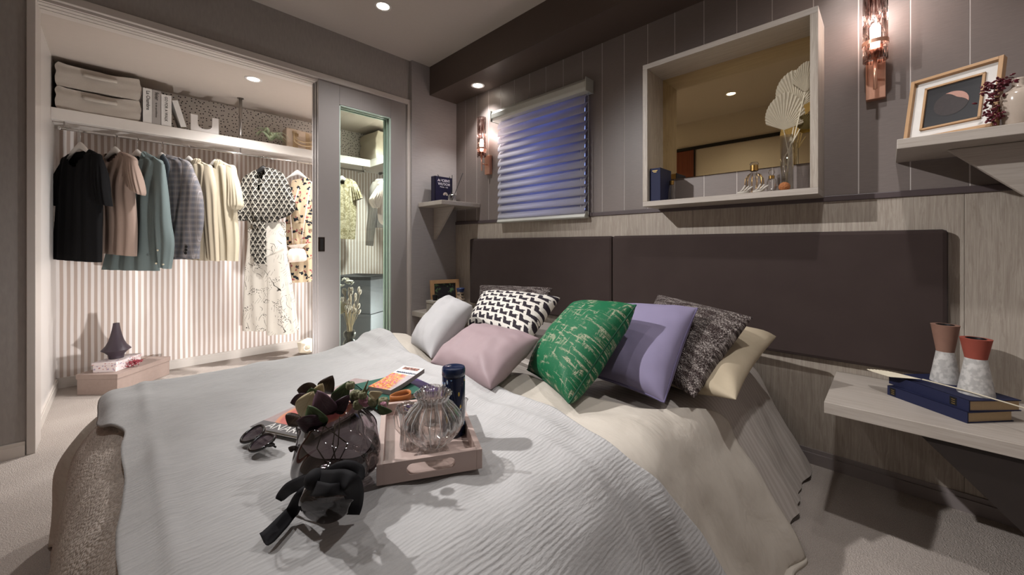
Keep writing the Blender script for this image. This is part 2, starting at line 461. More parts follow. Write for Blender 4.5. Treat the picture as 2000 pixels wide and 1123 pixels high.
h = hp.build('pull_plate', M['bronze'], ds[0], bevel=.001); h['label'] = 'dark bronze recessed pull'
MB().box((hx-.010, YC+.0012, hz-.040), (hx+.012, YC+.0025, hz+.040)).build('pull_recess', M['dark'], h)

# ------------------------------------------------------------------ closet shelf and rods
t = thing('closet_shelf', 'long white closet shelf above the clothes rail', 'shelf', (.7, YB, 1.684))
MB().box((XL, 3.567, 1.684), (1.70, YB, 1.754)).build('board', M['shelf_white'], t, bevel=.002)
t = thing('closet_shelf', 'short white shelf with a linen bag, on the return side of the closet', 'shelf', (1.9, 3.2, 1.684))
MB().box((1.7005, YC+.17, 1.684), (XR, YB, 1.754)).build('board', M['shelf_white'], t, bevel=.002)
MB().box((1.7005, 3.66, 1.66), (1.73, YB, 1.684)).build("batten", M["shelf_white"], t)
RY, RZ = 3.60, 1.640
t = thing('clothes_rail', 'chrome clothes rail hung below the long closet shelf', 'rail', (.66, RY, RZ))
MB().cyl((XL+.032, RY, RZ), (1.655, RY, RZ), .0085, 16).build('rod', M['chrome'], t, smooth=True)
for x in (XL+.032, 1.655): MB().cyl((x-.006, RY, RZ), (x+.006, RY, RZ), .013, 16).build('end_cap', M['chrome'], t, smooth=True, bevel=.002)
for x in (XL+.05, .667, 1.64): MB().cyl((x, RY, RZ), (x, RY, 1.684), .004, 10).build('hanger_bracket', M['steel'], t, smooth=True)
t = thing('support_pole', 'slim steel pole from the closet ceiling down to the shelf', 'pole', (.667, RY, 1.754))
MB().cyl((.667, RY, 1.754), (.667, RY, ZCC), .011, 20).build('tube', M['steel'], t, smooth=True)
MB().cyl((.667, RY, ZCC-.004), (.667, RY, ZCC), .022, 24).build('flange', M['steel'], t, smooth=False)
t = thing('clothes_rail', 'grey clothes rail on the return side of the closet', 'rail', (1.79, 3.2, RZ))
MB().cyl((1.79, YC+.18, RZ-.01), (1.79, 3.55, RZ-.01), .011, 16).build('rod', M['steel'], t, smooth=True)
MB().cyl((1.79, 3.545, RZ-.01), (1.79, 3.556, RZ-.01), .015, 16).build('end_cap', M['steel'], t, smooth=True)
MB().cyl((1.79, 3.3, RZ-.01), (1.79, 3.3, 1.6835), .004, 10).build('hanger_bracket', M['steel'], t, smooth=True)

# ------------------------------------------------------------------ downlights
def downlight(name, x, y, z, label, group, power, color, size=.045, angle=120, blend=.6, aim=None):
    t = thing(name, label, 'downlight', (x, y, z), group)
    mb = MB(); mb.lathe([(.052, 0), (.052, -.003), (.040, -.004), (.036, -.001)], (x, y, z), 40); mb.build('trim_ring', M['white'], t, smooth=True)
    mb = MB(); mb.lathe([(.0005, -.0012), (.036, -.0012)], (x, y, z), 32); mb.build('lamp_face', M['lamp'], t)
    l = bpy.data.lights.new('spot', 'SPOT'); l.energy = power; l.color = color; l.spot_size = math.radians(angle); l.spot_blend = blend; l.shadow_soft_size = size
    o = bpy.data.objects.new('lamp_light', l); COL.objects.link(o); o.parent = t; o.location = (0, 0, -.012)
    if aim: o.rotation_euler = (Vector(aim)-Vector((x, y, z-.012))).to_track_quat('-Z', 'Y').to_euler()
    return t
WARM = (1.0, .98, .975)
downlight('downlight', 1.141, 2.224, HC, 'round recessed downlight glowing in the bedroom ceiling near the beam', None, 42, WARM, .03, 120, .9)
downlight('downlight', -.025, 1.09, HC, 'round recessed downlight seen in the framed mirror', None, 17, WARM, .03, 130, .9)
downlight('downlight', -.40, 2.10, HC, 'round recessed downlight in the bedroom ceiling by the closet jamb', None, 235, WARM, .03, 62, 1.0, (1.80, .15, .34))
downlight('downlight', 1.141, .10, HC, 'round recessed downlight in the bedroom ceiling above the bedside shelf with candle holders', None, 30, WARM, .03, 130, .9)
downlight('downlight', .652, 3.123, ZCC, 'round recessed downlight glowing in the closet ceiling', None, 75, WARM, .025, 130, 1.0)
downlight('downlight', 1.60, 3.123, ZCC, 'round recessed downlight in the closet ceiling behind the sliding doors', None, 120, WARM, .025, 130, 1.0)
downlight('downlight', 1.945, 2.27, ZS, 'round downlight under the beam over the copper sconce by the blind', None, 15.0, WARM, .02, 100)
downlight('downlight', 1.945, .03, ZS, 'round downlight under the beam over the copper sconce by the framed mirror', None, 5.0, WARM, .02, 100)

# floor spotlight behind the bed, turned to the wardrobe (its light throws the clothes' shadows up the wall)
def floor_spot(x, y, aim, power, label):
    t = thing('floor_spotlight', label, 'lamp', (x, y, 0.001)); c = Vector((x, y, .13)); d = (Vector(aim)-c).normalized()
    bk = plain('black_housing', '#1a1817', .4) if 'black_housing' not in bpy.data.materials else bpy.data.materials['black_housing']
    MB().lathe([(.001, .001), (.06, .001), (.06, .012), (.055, .015), (.001, .016)], (x, y, 0), 28).build('base', bk, t, auto=40)
    MB().tube([(x-.055, y, .014), (x-.058, y, .08), (x-.052, y, .13)], .005, 8).build('yoke', bk, t, smooth=True); MB().tube([(x+.055, y, .014), (x+.058, y, .08), (x+.052, y, .13)], .005, 8).build('yoke', bk, t, smooth=True)
    Q = d.to_track_quat('Z', 'Y').to_matrix().to_4x4(); Q.translation = c
    MB().lathe([(.001, -.06), (.035, -.06), (.048, -.03), (.048, .035), (.044, .035), (.042, .028), (.001, .026)], (0, 0, 0), 28, M=Q).build('housing', bk, t, auto=40)
    MB().lathe([(.0005, .029), (.041, .029)], (0, 0, 0), 28, M=Q).build('lamp_face', M['lamp'], t)
    l = bpy.data.lights.new('floor_spot', 'SPOT'); l.energy = power; l.color = WARM; l.spot_size = math.radians(135); l.spot_blend = 1.0; l.shadow_soft_size = .03
    o = bpy.data.objects.new('lamp_light', l); COL.objects.link(o); o.parent = t; o.location = c + d*.045 - Vector((x, y, .001)); o.rotation_euler = d.to_track_quat('-Z', 'Y').to_euler()
floor_spot(.62, 2.28, (.45, 3.85, .95), 34, 'small black floor spotlight on the carpet between bed and closet')
# ================================================================== wall fixtures
# headboard: two upholstered panels
HX = 2.028
def hb(y0, y1, label):
    t = thing('headboard_panel', label, 'headboard', (HX, (y0+y1)/2, .455))
    MB().box((HX, y0, .455), (XW-.005, y1, .983)).build('upholstery', M['velvet'], t, bevel=.014)
hb(1.1635, 2.474, 'dark brown velvet headboard panel beside the blind')
hb(-.151, 1.1615, 'dark brown velvet headboard panel below the framed mirror')

# corner shelves with 45 degree brackets
def shelf(name, label, x0, y0, y1, zb, zt, yw, bx, mats, drop=.26, bmat=None):
    t = thing(name, label, 'shelf', (XW, (y0+y1)/2, zb))
    MB().box((x0, y0, zb), (XW-.005, y1, zt)).build('board', mats, t, bevel=.002)
    s = -1 if yw > 1 else 1      # direction away from the side wall
    pts = [(bx, yw, zb), (bx, yw+s*drop, zb), (bx, yw+s*(drop-.028), zb-.0) , (bx, yw, zb-drop+.0)]
    MB().prism([(bx, yw, zb-.001), (bx, yw+s*drop, zb-.001), (bx, yw+s*.015, zb-drop), (bx, yw, zb-drop)], (.022, 0, 0)).build('bracket', bmat or mats, t, bevel=.0015)
    return t
shelf('wall_shelf', 'pale wood corner shelf with a dark blue book near the blind', 1.69, 2.385, YP-.001, 1.238, 1.270, YP-.001, 1.835, M['woody'])
shelf('wall_shelf', 'pale wood corner shelf carrying the framed crescent moon picture', 1.772, YR+.001, -.02, 1.239, 1.271, YR+.001, 1.895, M['woody'])
shelf('bedside_shelf', 'pale wood bedside shelf holding two candle holders on blue books', 1.632, YR+.001, .152, .372, .41, YR+.001, 1.62+.03, M['woody'], .335, plain('dark_bracket', '#2b2421', .5))
shelf('bedside_shelf', 'pale wood bedside shelf half hidden behind the white cushion', 1.632, 2.15, YP-.001, .372, .41, YP-.001, 1.70, M['woody'], .30)

# framed mirror box
bx, y0, y1, z0, z1, th = 1.875, .192, .898, 1.125, 1.846, .025
t = thing('mirror_box', 'deep pale wood box frame with a bronze mirror, hung over the headboard', 'mirror', (XW, (y0+y1)/2, z0))
MB().box((bx, y0, z0), (XW-.001, y1, z0+th)).build('frame_board', M['woody'], t, bevel=.001)
MB().box((bx, y0, z1-th), (XW-.001, y1, z1)).build('frame_board', M['woody'], t, bevel=.001)
MB().box((bx, y0, z0+th), (XW-.001, y0+th, z1-th)).build('frame_board', M['wood'], t, bevel=.001)
MB().box((bx, y1-th, z0+th), (XW-.001, y1, z1-th)).build('frame_board', M['wood'], t, bevel=.001)
g = MB().box((XW-.008, y0+th, 1.280), (XW-.001, y1-th, z1-th)).build('mirror_glass', M['mirror'], t); g['label'] = 'bronze tinted mirror'

# blind
t = thing('window_blind', 'grey pleated blind with curved slats glowing blue in front of the window', 'blind', (2.03, 1.74, 1.10))
BY0, BY1 = 1.345, 2.125
def rail(x0, x1, z0, z1, y0, y1, name, mat):
    prof = [(x1, z0), (x0+.012, z0), (x0, z0+.018), (x0, z1-.024), (x0+.02, z1), (x1, z1)]
    return MB().prism([(a, y0, b) for a, b in prof], (0, y1-y0, 0)).build(name, mat, t, bevel=.004)
rail(1.985, XW-.002, 1.872, 1.952, 1.318, 2.165, 'head_rail', M['rail'])
for y in (1.312, 2.165): MB().box((1.984, y, 1.870), (XW-.002, y+.006, 1.954)).build('end_cap', M['rail'], t, bevel=.002)
n = 13; ztop, zbot = 1.885, 1.145; pitch = (ztop-zbot)/n
proto = None
for i in range(n):
    zc = ztop - pitch*i
    if proto is None:
        mb = MB(); P = []
        for j in range(9):
            a = j/8; zz = -a*pitch*1.34; xx = 2.057 - .036*math.sin(a*PI*.5)**1.2 - .006*math.sin(a*PI)
            P.append([(xx, BY0, zz), (xx, BY1, zz)])
        mb.grid(P); o = mb.build('slat', M['slat'], t, smooth=True, solid=.0015, fix=False); proto = o; base = o.location.copy()
        o.location = base + Vector((0, 0, zc))
    else:
        o = proto.copy(); COL.objects.link(o); o.parent = t; o.location = base + Vector((0, 0, zc))
MB().prism([(2.06, BY0-.004, 1.098), (2.018, BY0-.004, 1.098), (2.012, BY0-.004, 1.106), (2.03, BY0-.004, 1.142), (2.06, BY0-.004, 1.142)], (0, BY1-BY0+.008, 0)).build('bottom_rail', M['rail'], t, bevel=.002)
for y in (1.375, 2.095): MB().cyl((2.024, y, 1.11), (2.024, y, 1.88), .0010, 6).build('lift_cord', M['white'], t)
mb = MB()
for k in range(90): mb.ball((2.035, 1.327, 1.868 - k*.0084), .0032, 6, 4)
mb.build('bead_chain', M['rail'], t, smooth=True)

# sconces
m = Mat('rippled_crystal', '#f6e9e4', .02); x, y, z = m.xyz()
m.bump(m.noise(60, 2, stretch=(1, 1, .18), dist=.6), .006, .9); m.set('Transmission Weight', 1); m.set('IOR', 1.35)
def _cry():
    mm = bpy.data.materials.new('rippled_crystal_thin'); mm.use_nodes = True; nt = mm.node_tree
    nt.nodes.remove(nt.nodes['Principled BSDF'])
    tc = nt.nodes.new('ShaderNodeTexCoord'); mp = nt.nodes.new('ShaderNodeMapping'); mp.inputs['Scale'].default_value = (1, 1, .16); nt.links.new(tc.outputs['Object'], mp.inputs[0])
    no = nt.nodes.new('ShaderNodeTexNoise'); no.inputs['Scale'].default_value = 110; no.inputs['Detail'].default_value = 1; no.inputs['Distortion'].default_value = .5; nt.links.new(mp.outputs[0], no.inputs['Vector'])
    bp = nt.nodes.new('ShaderNodeBump'); bp.inputs['Distance'].default_value = .01; bp.inputs['Strength'].default_value = 1; nt.links.new(no.outputs[0], bp.inputs['Height'])
    gl = nt.nodes.new('ShaderNodeBsdfGlossy'); gl.inputs[0].default_value = hexc('#f5ece8'); gl.inputs['Roughness'].default_value = .06; nt.links.new(bp.outputs[0], gl.inputs['Normal'])
    tr = nt.nodes.new('ShaderNodeBsdfTransparent'); cr = nt.nodes.new('ShaderNodeValToRGB'); cr.color_ramp.elements[0].position = .42; cr.color_ramp.elements[1].position = .58
    cr.color_ramp.elements[0].color = hexc('#c3aca6'); cr.color_ramp.elements[1].color = hexc('#ffffff'); nt.links.new(no.outputs[0], cr.inputs[0]); nt.links.new(cr.outputs[0], tr.inputs[0])
    lw = nt.nodes.new('ShaderNodeLayerWeight'); lw.inputs[0].default_value = .22; nt.links.new(bp.outputs[0], lw.inputs['Normal'])
    mx = nt.nodes.new('ShaderNodeMixShader'); nt.links.new(lw.outputs['Fresnel'], mx.inputs[0]); nt.links.new(tr.outputs[0], mx.inputs[1]); nt.links.new(gl.outputs[0], mx.inputs[2])
    nt.links.new(mx.outputs[0], nt.nodes['Material Output'].inputs[0]); return mm
M['crystal'] = _cry()
def sconce(y, label):
    cx = 1.985; t = thing('wall_sconce', label, 'sconce', (XW, y, 1.50))
    MB().box((XW-.032, y-.028, 1.492), (XW-.0005, y+.028, 1.640)).build('back_plate', M['copper'], t, bevel=.002)
    MB().tube([(XW-.032, y, 1.565), (cx, y, 1.568)], .0045, 10).build('arm', M['copper'], t, smooth=True)
    MB().cyl((cx, y, 1.512), (cx, y, 1.632), .006, 14).build('stem', M['copper'], t, smooth=True)
    MB().lathe([(.004, 1.628), (.022, 1.632), (.024, 1.655), (.020, 1.66)], (cx, y, 0), 24, cap1=True).build('socket', M['copper'], t, smooth=True)
    mb = MB(); mb.lathe([(.035, 1.618), (.035, 1.66), (.035, 1.70), (.035, 1.76), (.035, 1.84), (.035, 1.925), (.031, 1.925), (.031, 1.618), (.035, 1.618)], (cx, y, 0), 40)
    mb.build('crystal_tube', M['crystal'], t, auto=40)
    MB().lathe([(.0358, 1.676), (.0378, 1.676), (.0378, 1.690), (.0358, 1.690), (.0358, 1.676)], (cx, y, 0), 40).build('copper_band', M['copper'], t, auto=40)
    MB().lathe([(.0005, 1.66), (.012, 1.662), (.015, 1.70), (.015, 1.745), (.010, 1.757), (.0005, 1.76)], (cx, y, 0), 20).build('bulb', M['bulb'], t, smooth=True)
    l = bpy.data.lights.new('sconce_glow', 'POINT'); l.energy = 1.7; l.color = (1, .975, .96); l.shadow_soft_size = .022
    o = bpy.data.objects.new('lamp_light', l); COL.objects.link(o); o.parent = t; o.location = (cx-XW, 0, 1.80-1.50)
sconce(2.27, 'copper and crystal wall sconce beside the blind')
sconce(.035, 'copper and crystal wall sconce over the corner shelf with the moon picture')
# ================================================================== bed
BX0, BX1, BYA, BYB, BZ = -.05, 2.024, .40, 1.88, .405     # mattress box
def bedpt(p, q, e=0.0, dn=0.0, flare=None, R0=.13):
    """unwrapped bed coordinates -> point on the bed surface raised by e, moved along the normal by dn"""
    r = R0
    nx = min(max(p, BX0+r), 9); ny = min(max(q, BYA+r), BYB-r)
    vx, vy = p-nx, q-ny; d = math.hypot(vx, vy)
    R = r + e
    if d < 1e-7: return Vector((nx, ny, BZ + e + dn))
    ux, uy = vx/d, vy/d
    if flare is None: fl = .17*ux*ux + (.50 if uy < 0 else .12)*uy*uy + (.35*abs(ux*uy) if ux < 0 and uy > 0 else 0)
    else: fl = flare
    am = PI/2 - math.asin(min(.9, fl)); L = R*am
    if d < L: a = d/R; h, g = R*math.sin(a), R*(1-math.cos(a)); 
    else:
        a = am; l = d-L; h, g = R*math.sin(a) + l*math.cos(a), R*(1-math.cos(a)) + l*math.sin(a)
    h += dn*math.sin(a); g -= dn*math.cos(a)
    return Vector((nx + ux*h, ny + uy*h, max(.006, BZ + e - g)))
def sheet(fn, p0, p1, q0, q1, np_, nq_, e, disp, edge=None):
    mb = MB(); P = []; UV = []
    for i in range(np_+1):
        row = []; uv = []
        for j in range(nq_+1):
            s, t = i/np_, j/nq_
            p, q = (fn(s, t) if fn else (lerp(p0, p1, s), lerp(q0, q1, t)))
            row.append(bedpt(p, q, e, disp(p, q))); uv.append((p, q))
        P.append(row); UV.append(uv)
    mb.grid(P, UV); return mb

# fabrics
m = Mat('white_gauze', '#aeacab', .9, spec=.1); u, v, _ = m.xyz('UV')
uvv = m.comb(u, v, 0)
wob = m.noise(7, 3, vec=uvv); am = m.noise(9, 2, vec=uvv); n2 = m.noise(110, 2, vec=m.comb(u*.22, v, 0)); n3 = m.noise(260, 2, vec=m.comb(u*.6, v, 0))
rib = ((v*1 + wob*.02)*(2*PI/.0085)).sin()*.5 + .5
m.bump(rib*(am*.5 + .05) + n2*1.2 + n3*.5, .0022, .65); m.color(m.mix(n2, '#a8a6a5', '#bab8b7')); M['gauze'] = m.m
m = Mat('cream_cotton', '#c9bfae', .8, spec=.15); u, v, _ = m.xyz('UV'); uvv = m.comb(u, v, 0)
n = m.noise(9, 4, vec=uvv, dist=.8); n2 = m.noise(34, 3, vec=m.comb(u, v*.35, 0)); m.bump(n*.7 + n2*.5, .012, .7); m.color(m.mix(n, '#b7aea2', '#c7bfb4')); M['cream'] = m.m
m = Mat('striped_sheet', '#b9b0a8', .6, spec=.3); u, v, _ = m.xyz('UV'); st = ((u/.022).fract() - .5).abs().sstep(.22, .28)
n = m.noise(14, 3, vec=m.comb(u, v*.3, 0)); m.bump(n, .006, .5); m.color(m.mix(st, '#aea59d', '#b8b0a9')); M['sheet'] = m.m
m = Mat('nubby_taupe', '#94877d', .95, spec=.1); u, v, _ = m.xyz('UV'); uvv = m.comb(u*.7, v, 0)
vo = m.voro(230, vec=uvv); n = m.noise(420, 2, vec=uvv); n1 = m.noise(30, 2, vec=uvv)
m.color(m.mix((n*.6 + n1*.4).sstep(.3, .7), '#b1a49a', '#dacdc3')); m.bump((1 - vo)*1.2 + n*.6, .004, .8); M['nubby'] = m.m

t = thing('bed', 'double bed with a pale fitted sheet and floor length skirt', 'bed', (1.0, (BYA+BYB)/2, 0))
MB().box((BX0+.09, BYA+.09, .10), (BX1, BYB-.09, .392)).build('mattress', M['sheet'], t, bevel=.05)
for x in (.05, 1.9):
    for y in (.6, 1.75): MB().box((x-.03, y-.03, 0), (x+.03, y+.03, .10)).build('leg', M['dark'], t)
def skirt_disp(p, q):
    d = max(0, BYA+.13-q)
    k = sm(.08, .45, d)
    return k*(.012*math.sin(p*31 + 2*math.sin(p*9)) + .005*math.sin(p*67)) + .006*nz(p, q, 1, 5) + .004*nz(p, q, 4, 14) - .035*sm(1.28, 1.08, p)*sm(.0, .15, d)
mb = sheet(None, .70, BX1-.002, .015, BYB+.40, 130, 150, .003, skirt_disp)
mb.build('fitted_sheet', M['sheet'], t, smooth=True)

# cream duvet
def dv(s, tt):
    q = lerp(-.055, 2.26, tt)
    head = 1.03 + .09*sm(.80, .50, q) + .31*sm(.56, .34, q) + .015*math.sin(q*7) - .02*sm(.36, .0, q)
    head -= .10*sm(1.55, 1.75, q)*0
    return lerp(-.40, head, s), q
def dvd(p, q):
    side = sm(.05, .4, max(0, BYA+.13-q))
    k = .010*nz(p, q, 3, 4) + .007*nz(p, q, 8, 11)
    k += side*(.022*math.sin(p*15 + 2.5*nz(p, q, 0, 2) + q*3) + .009*math.sin(p*37 + q*6 + 2*nz(p, q, 3, 3)))
    k += .022*sm(.72, .95, p)*(1 - sm(1.0, 1.2, p)*.6)*(1-side)          # puffy turn-back
    k += .012*sm(.8, .9, p)*math.sin(q*9 + p*6 + 3*nz(p, q, 5, 3))*(1-side)
    k += .030*math.exp(-((p-.90)**2/.03 + (q-1.72)**2/.05))
    k += .075*math.exp(-((p+.16)**2/.02 + (q-1.93)**2/.03))          # corner that hangs out at the foot
    return k
mb = sheet(dv, 0, 0, 0, 0, 150, 240, .014, dvd)
o = mb.build('duvet', M['cream'], None, smooth=True, solid=.016)
tag(setloc(o, (.5, 1.1, .43)), 'rumpled cream duvet spread under the white quilt', 'duvet')

# taupe blanket over the foot of the bed
def tb(s, tt):
    q = lerp(.02, 1.68, tt); p = lerp(-.40, .22, s); return p, q + .02*math.sin(p*9)
mb = sheet(tb, 0, 0, 0, 0, 60, 110, .034, lambda p, q: dvd(p, q) + .002*nz(p, q, 2, 9))
o = mb.build('throw_blanket', M['nubby'], None, smooth=True, solid=.010)
tag(setloc(o, (0, 1, .3)), 'nubby taupe blanket hanging over the foot of the bed', 'blanket')

# white gauze quilt
def ql(s, tt):
    q = lerp(-.02, 2.22, tt)
    foot = .004 + .006*math.sin(q*6+.5) + .004*math.sin(q*19) - .045*sm(1.40, 1.62, q) + .03*sm(1.72, 1.86, q)
    head = .855 + .035*sm(1.2, 1.75, q) + .012*math.sin(q*8) + .09*sm(.46, .12, q) - .03*sm(.7, .5, q)
    return lerp(foot, head, s), q
def qld(p, q):
    side = sm(.05, .4, max(0, BYA+.13-q))
    k = dvd(p, q) + .003*nz(p, q, 9, 9)
    e = .86-p
    k += .010*math.exp(-((e-.10)/.018)**2)*(.6+.6*nz(q*3, 1)) + .008*math.exp(-((e-.02)/.015)**2) + .006*math.exp(-((e-.16)/.014)**2)*(.5+nz(q*4, 7))
    f = p+.01
    k += .010*math.exp(-(f/.025)**2) + .006*math.exp(-((f-.07)/.012)**2)*(.6+nz(q*4, 3))
    k += .010*math.exp(-((f-.03)**2/.002 + (q-1.66)**2/.003))
    return k
mb = sheet(ql, 0, 0, 0, 0, 200, 300, .052, qld)
o = mb.build('quilt', M['gauze'], None, smooth=True, solid=.008)
tag(setloc(o, (.4, 1.1, .44)), 'white crinkled gauze quilt spread over the bed', 'quilt')

# ------------------------------------------------------------------ cushions
def cushion(name, C, T, mat, label, seam=None, wr=.004, pinch=.05, back=1.0, group=None, n=34, cat='cushion', ex=.44):
    TL, TR, BR, BL = [Vector(c) for c in C]
    nrm = (TR-TL+BR-BL).cross(TL-BL+TR-BR).normalized()
    cen = (TL+TR+BR+BL)/4
    if nrm.dot(Vector((0,0,H))-cen) < 0: nrm = -nrm
    W = ((TR-TL).length + (BR-BL).length)/2; Hh = ((TL-BL).length + (TR-BR).length)/2
    mb = MB(); seed = random.random()*50
    def pt(u, v, side):
        uu = u*(1-pinch*(1-v*v)); vv = v*(1-pinch*(1-u*u)); a, b = (uu+1)/2, (vv+1)/2
        base = (BL*(1-a) + BR*a)*(1-b) + (TL*(1-a) + TR*a)*b
        th = T*max(0, (1-abs(u)**2.6)*(1-abs(v)**2.6))**ex
        rim = 1-max(abs(u), abs(v))
        w = wr*(nz(u*2+seed, v*2, side, 1.6) + .6*nz(u*5+seed, v*5, side)) * min(1, rim*6)
        cr = (abs(u)*abs(v))**2
        w += wr*1.3*math.sin(math.atan2(v, u)*14 + seed)*cr*min(1, rim*8)
        return base + nrm*side*(th*(1 if side > 0 else back) + w)
    for side in (1, -1):
        P = []; UV = []
        for i in range(n+1):
            u = math.sin((i/n-.5)*PI) ; row = []; uv = []
            for j in range(n+1):
                v = math.sin((j/n-.5)*PI)
                row.append(pt(u, v, side)); uv.append((u*W/2, v*Hh/2))
            P.append(row); UV.append(uv)
        mb.grid(P, UV, flip=(side < 0))
    t = thing(name, label, cat, (cen.x, cen.y, min(BL.z, BR.z)-.02), group)
    o = mb.build('cover', mat, t, smooth=True)
    bm = bmesh.new(); bm.from_mesh(o.data); bmesh.ops.remove_doubles(bm, verts=bm.verts, dist=.0004); bmesh.ops.recalc_face_normals(bm, faces=bm.faces); bm.to_mesh(o.data); bm.free()
    if seam:
        loop = []
        for k in range(n*4):
            s = k//n; f = (k % n)/n*2-1
            u, v = ((f, 1), (1, -f), (-f, -1), (-1, f))[s]
            loop.append(pt(u, v, 0))
        loop.append(loop[0])
        MB().tube(loop, .0032, 6).build('seam', seam, t, smooth=True)
    return t
m = Mat('white_linen', '#cfcdcc', .85, spec=.1); n = m.noise(9, 3, kind='UV'); m.bump(n, .006, .4); f = m.noise(500, 1, kind='UV'); m.color(m.mix(f, '#a3a1a1', '#b0aeae')); M['linen'] = m.m
m = Mat('dusty_pink_satin', '#b9a3a6', .55, spec=.35); n = m.noise(7, 3, kind='UV'); m.bump(n, .008, .35); m.color(m.mix(n, '#8d797c', '#9a8689')); M['pinksatin'] = m.m
m = Mat('lilac_cotton', '#8f86a8', .75, spec=.2); n = m.noise(8, 3, kind='UV'); m.bump(n, .006, .35); m.color(m.mix(n, '#79718a', '#867e99')); M['lilac'] = m.m
m = Mat('cream_pillowcase', '#b3a58e', .8, spec=.15); n = m.noise(8, 3, kind='UV', dist=.5); m.bump(n, .010, .4); m.color(m.mix(n, '#a99b84', '#bcae97')); M['pcase'] = m.m
# green jacquard with broken pale threads
m = Mat('green_jacquard', '#0f6b45', .6, spec=.3); u, v, _ = m.xyz('UV'); uvv = m.comb(u, v, 0)
h = m.noise(60, 3, vec=m.comb(u*.35, v*1.6, 0)); hv = m.noise(60, 3, vec=m.comb(u*1.6, v*.35, 5)); big = m.noise(11, 2, vec=uvv); fine = m.noise(420, 1, vec=uvv)
pat = (h.sstep(.53, .63).max(hv.sstep(.57, .66)))*big.sstep(.36, .54)*fine.sstep(.35, .55)
m.color(m.mix(pat, m.mix(fine, '#084a2c', '#0f6b43'), '#a9a78d')); m.bump(pat + fine*.5, .002, .5); M['green'] = m.m
# taupe boucle
m = Mat('boucle_knit', '#6c5f5c', .95, spec=.1); u, v, _ = m.xyz('UV'); uvv = m.comb(u, v*1.6, 0)
vo = m.voro(150, vec=uvv); n = m.noise(150, 2, vec=uvv); b = m.noise(28, 2, vec=m.comb(u*.6, v*2, 0))
m.color(m.mix((n*.55 + b*.5).sstep(.46, .66), '#574b49', '#b9aea8')); m.bump((1-vo)*1.4 + n, .009, 1.0); M['boucle'] = m.m
# houndstooth-like arrow motif
m = Mat('arrow_weave', '#d0cbc2', .85, spec=.1); u, v, _ = m.xyz('UV'); wb = m.noise(130, 1, vec=m.comb(u, v, 0))
s_ = .070; U = (u + v*.35)/s_ + (wb-.5)*.10; V = v/(s_*.62) + (wb-.5)*.12
r = V.floor(); U2 = U + r*.5
a, b = U2.fract(), V.fract()
bar = (b > .12)*(b < .50)*(a > .10)*(a < .86)
nib = (a > .10)*(a < .42)*(b > .45)*(b < .92)*((a + b) < 1.22)
tail = ((b - a*.5) > .05)*(b < .62)*(a > .55)*(a < .98)*((b-a*.5) < .22)
k = bar.max(nib).max(tail)
m.color(m.mix(k, m.mix(wb, '#c2bcb3', '#d8d3cb'), m.mix(wb, '#231f24', '#39333a'))); m.bump(wb + k*.5, .003, .6); M['hound'] = m.m

# bed pillow, knit cushions, then the front ones
def P(px, py, x): return on(px, py, 'x', x)
def PZ(px, py, z): return on(px, py, 'z', z)
cushion('bed_pillow', [(1.88, 1.0, .60), (1.87, .325, .555), (1.31, .33, .458), (1.34, .98, .47)], .085, M['pcase'], 'cream bed pillow lying flat behind the grey knit cushion', wr=.010, cat='pillow', ex=.45)
cushion('cushion', [P(937, 558, 1.68), P(1079, 563, 1.78), (1.60, 1.33, .50), (1.53, 1.80, .50)], .055, M['boucle'], 'grey boucle knit cushion standing behind the black and white cushion', wr=.004)
cushion('cushion', [P(1285, 576, 1.74), P(1470, 620, 1.60), PZ(1356, 777, .452), (1.42, .74, .47)], .06, M['boucle'], 'grey boucle knit cushion leaning between the lilac cushion and the cream pillow', wr=.005)
cushion('cushion', [P(944, 570, 1.48), P(1094, 582, 1.55), (1.20, 1.10, .50), (1.28, 1.58, .50)], .075, M['hound'], 'black and white patterned wool cushion behind the pink one', wr=.003)
cushion('cushion', [(1.56, .93, .655), P(1362, 602, 1.47), PZ(1297, 786, .450), (1.19, .77, .46)], .075, M['lilac'], 'lilac cotton cushion with a dark stitched edge beside the green one', seam=plain('lilac_seam', '#6b6384', .8))
cushion('cushion', [P(1133, 592, 1.36), P(1242, 596, 1.25), PZ(1112, 788, .466), PZ(1030, 722, .46)], .085, M['green'], 'emerald green cushion with broken pale threads', seam=plain('green_seam', '#0a4a30', .7))
cushion('cushion', [P(880, 578, 1.30), P(922, 597, 1.15), PZ(842, 700, .482), PZ(803, 672, .468)], .075, M['linen'], 'white linen cushion at the far edge of the bed', wr=.006)
cushion('cushion', [P(926, 637, 1.14), P(1053, 661, 1.06), PZ(958, 758, .482), PZ(841, 708, .470)], .07, M['pinksatin'], 'small dusty pink satin cushion lying in front', wr=.006)
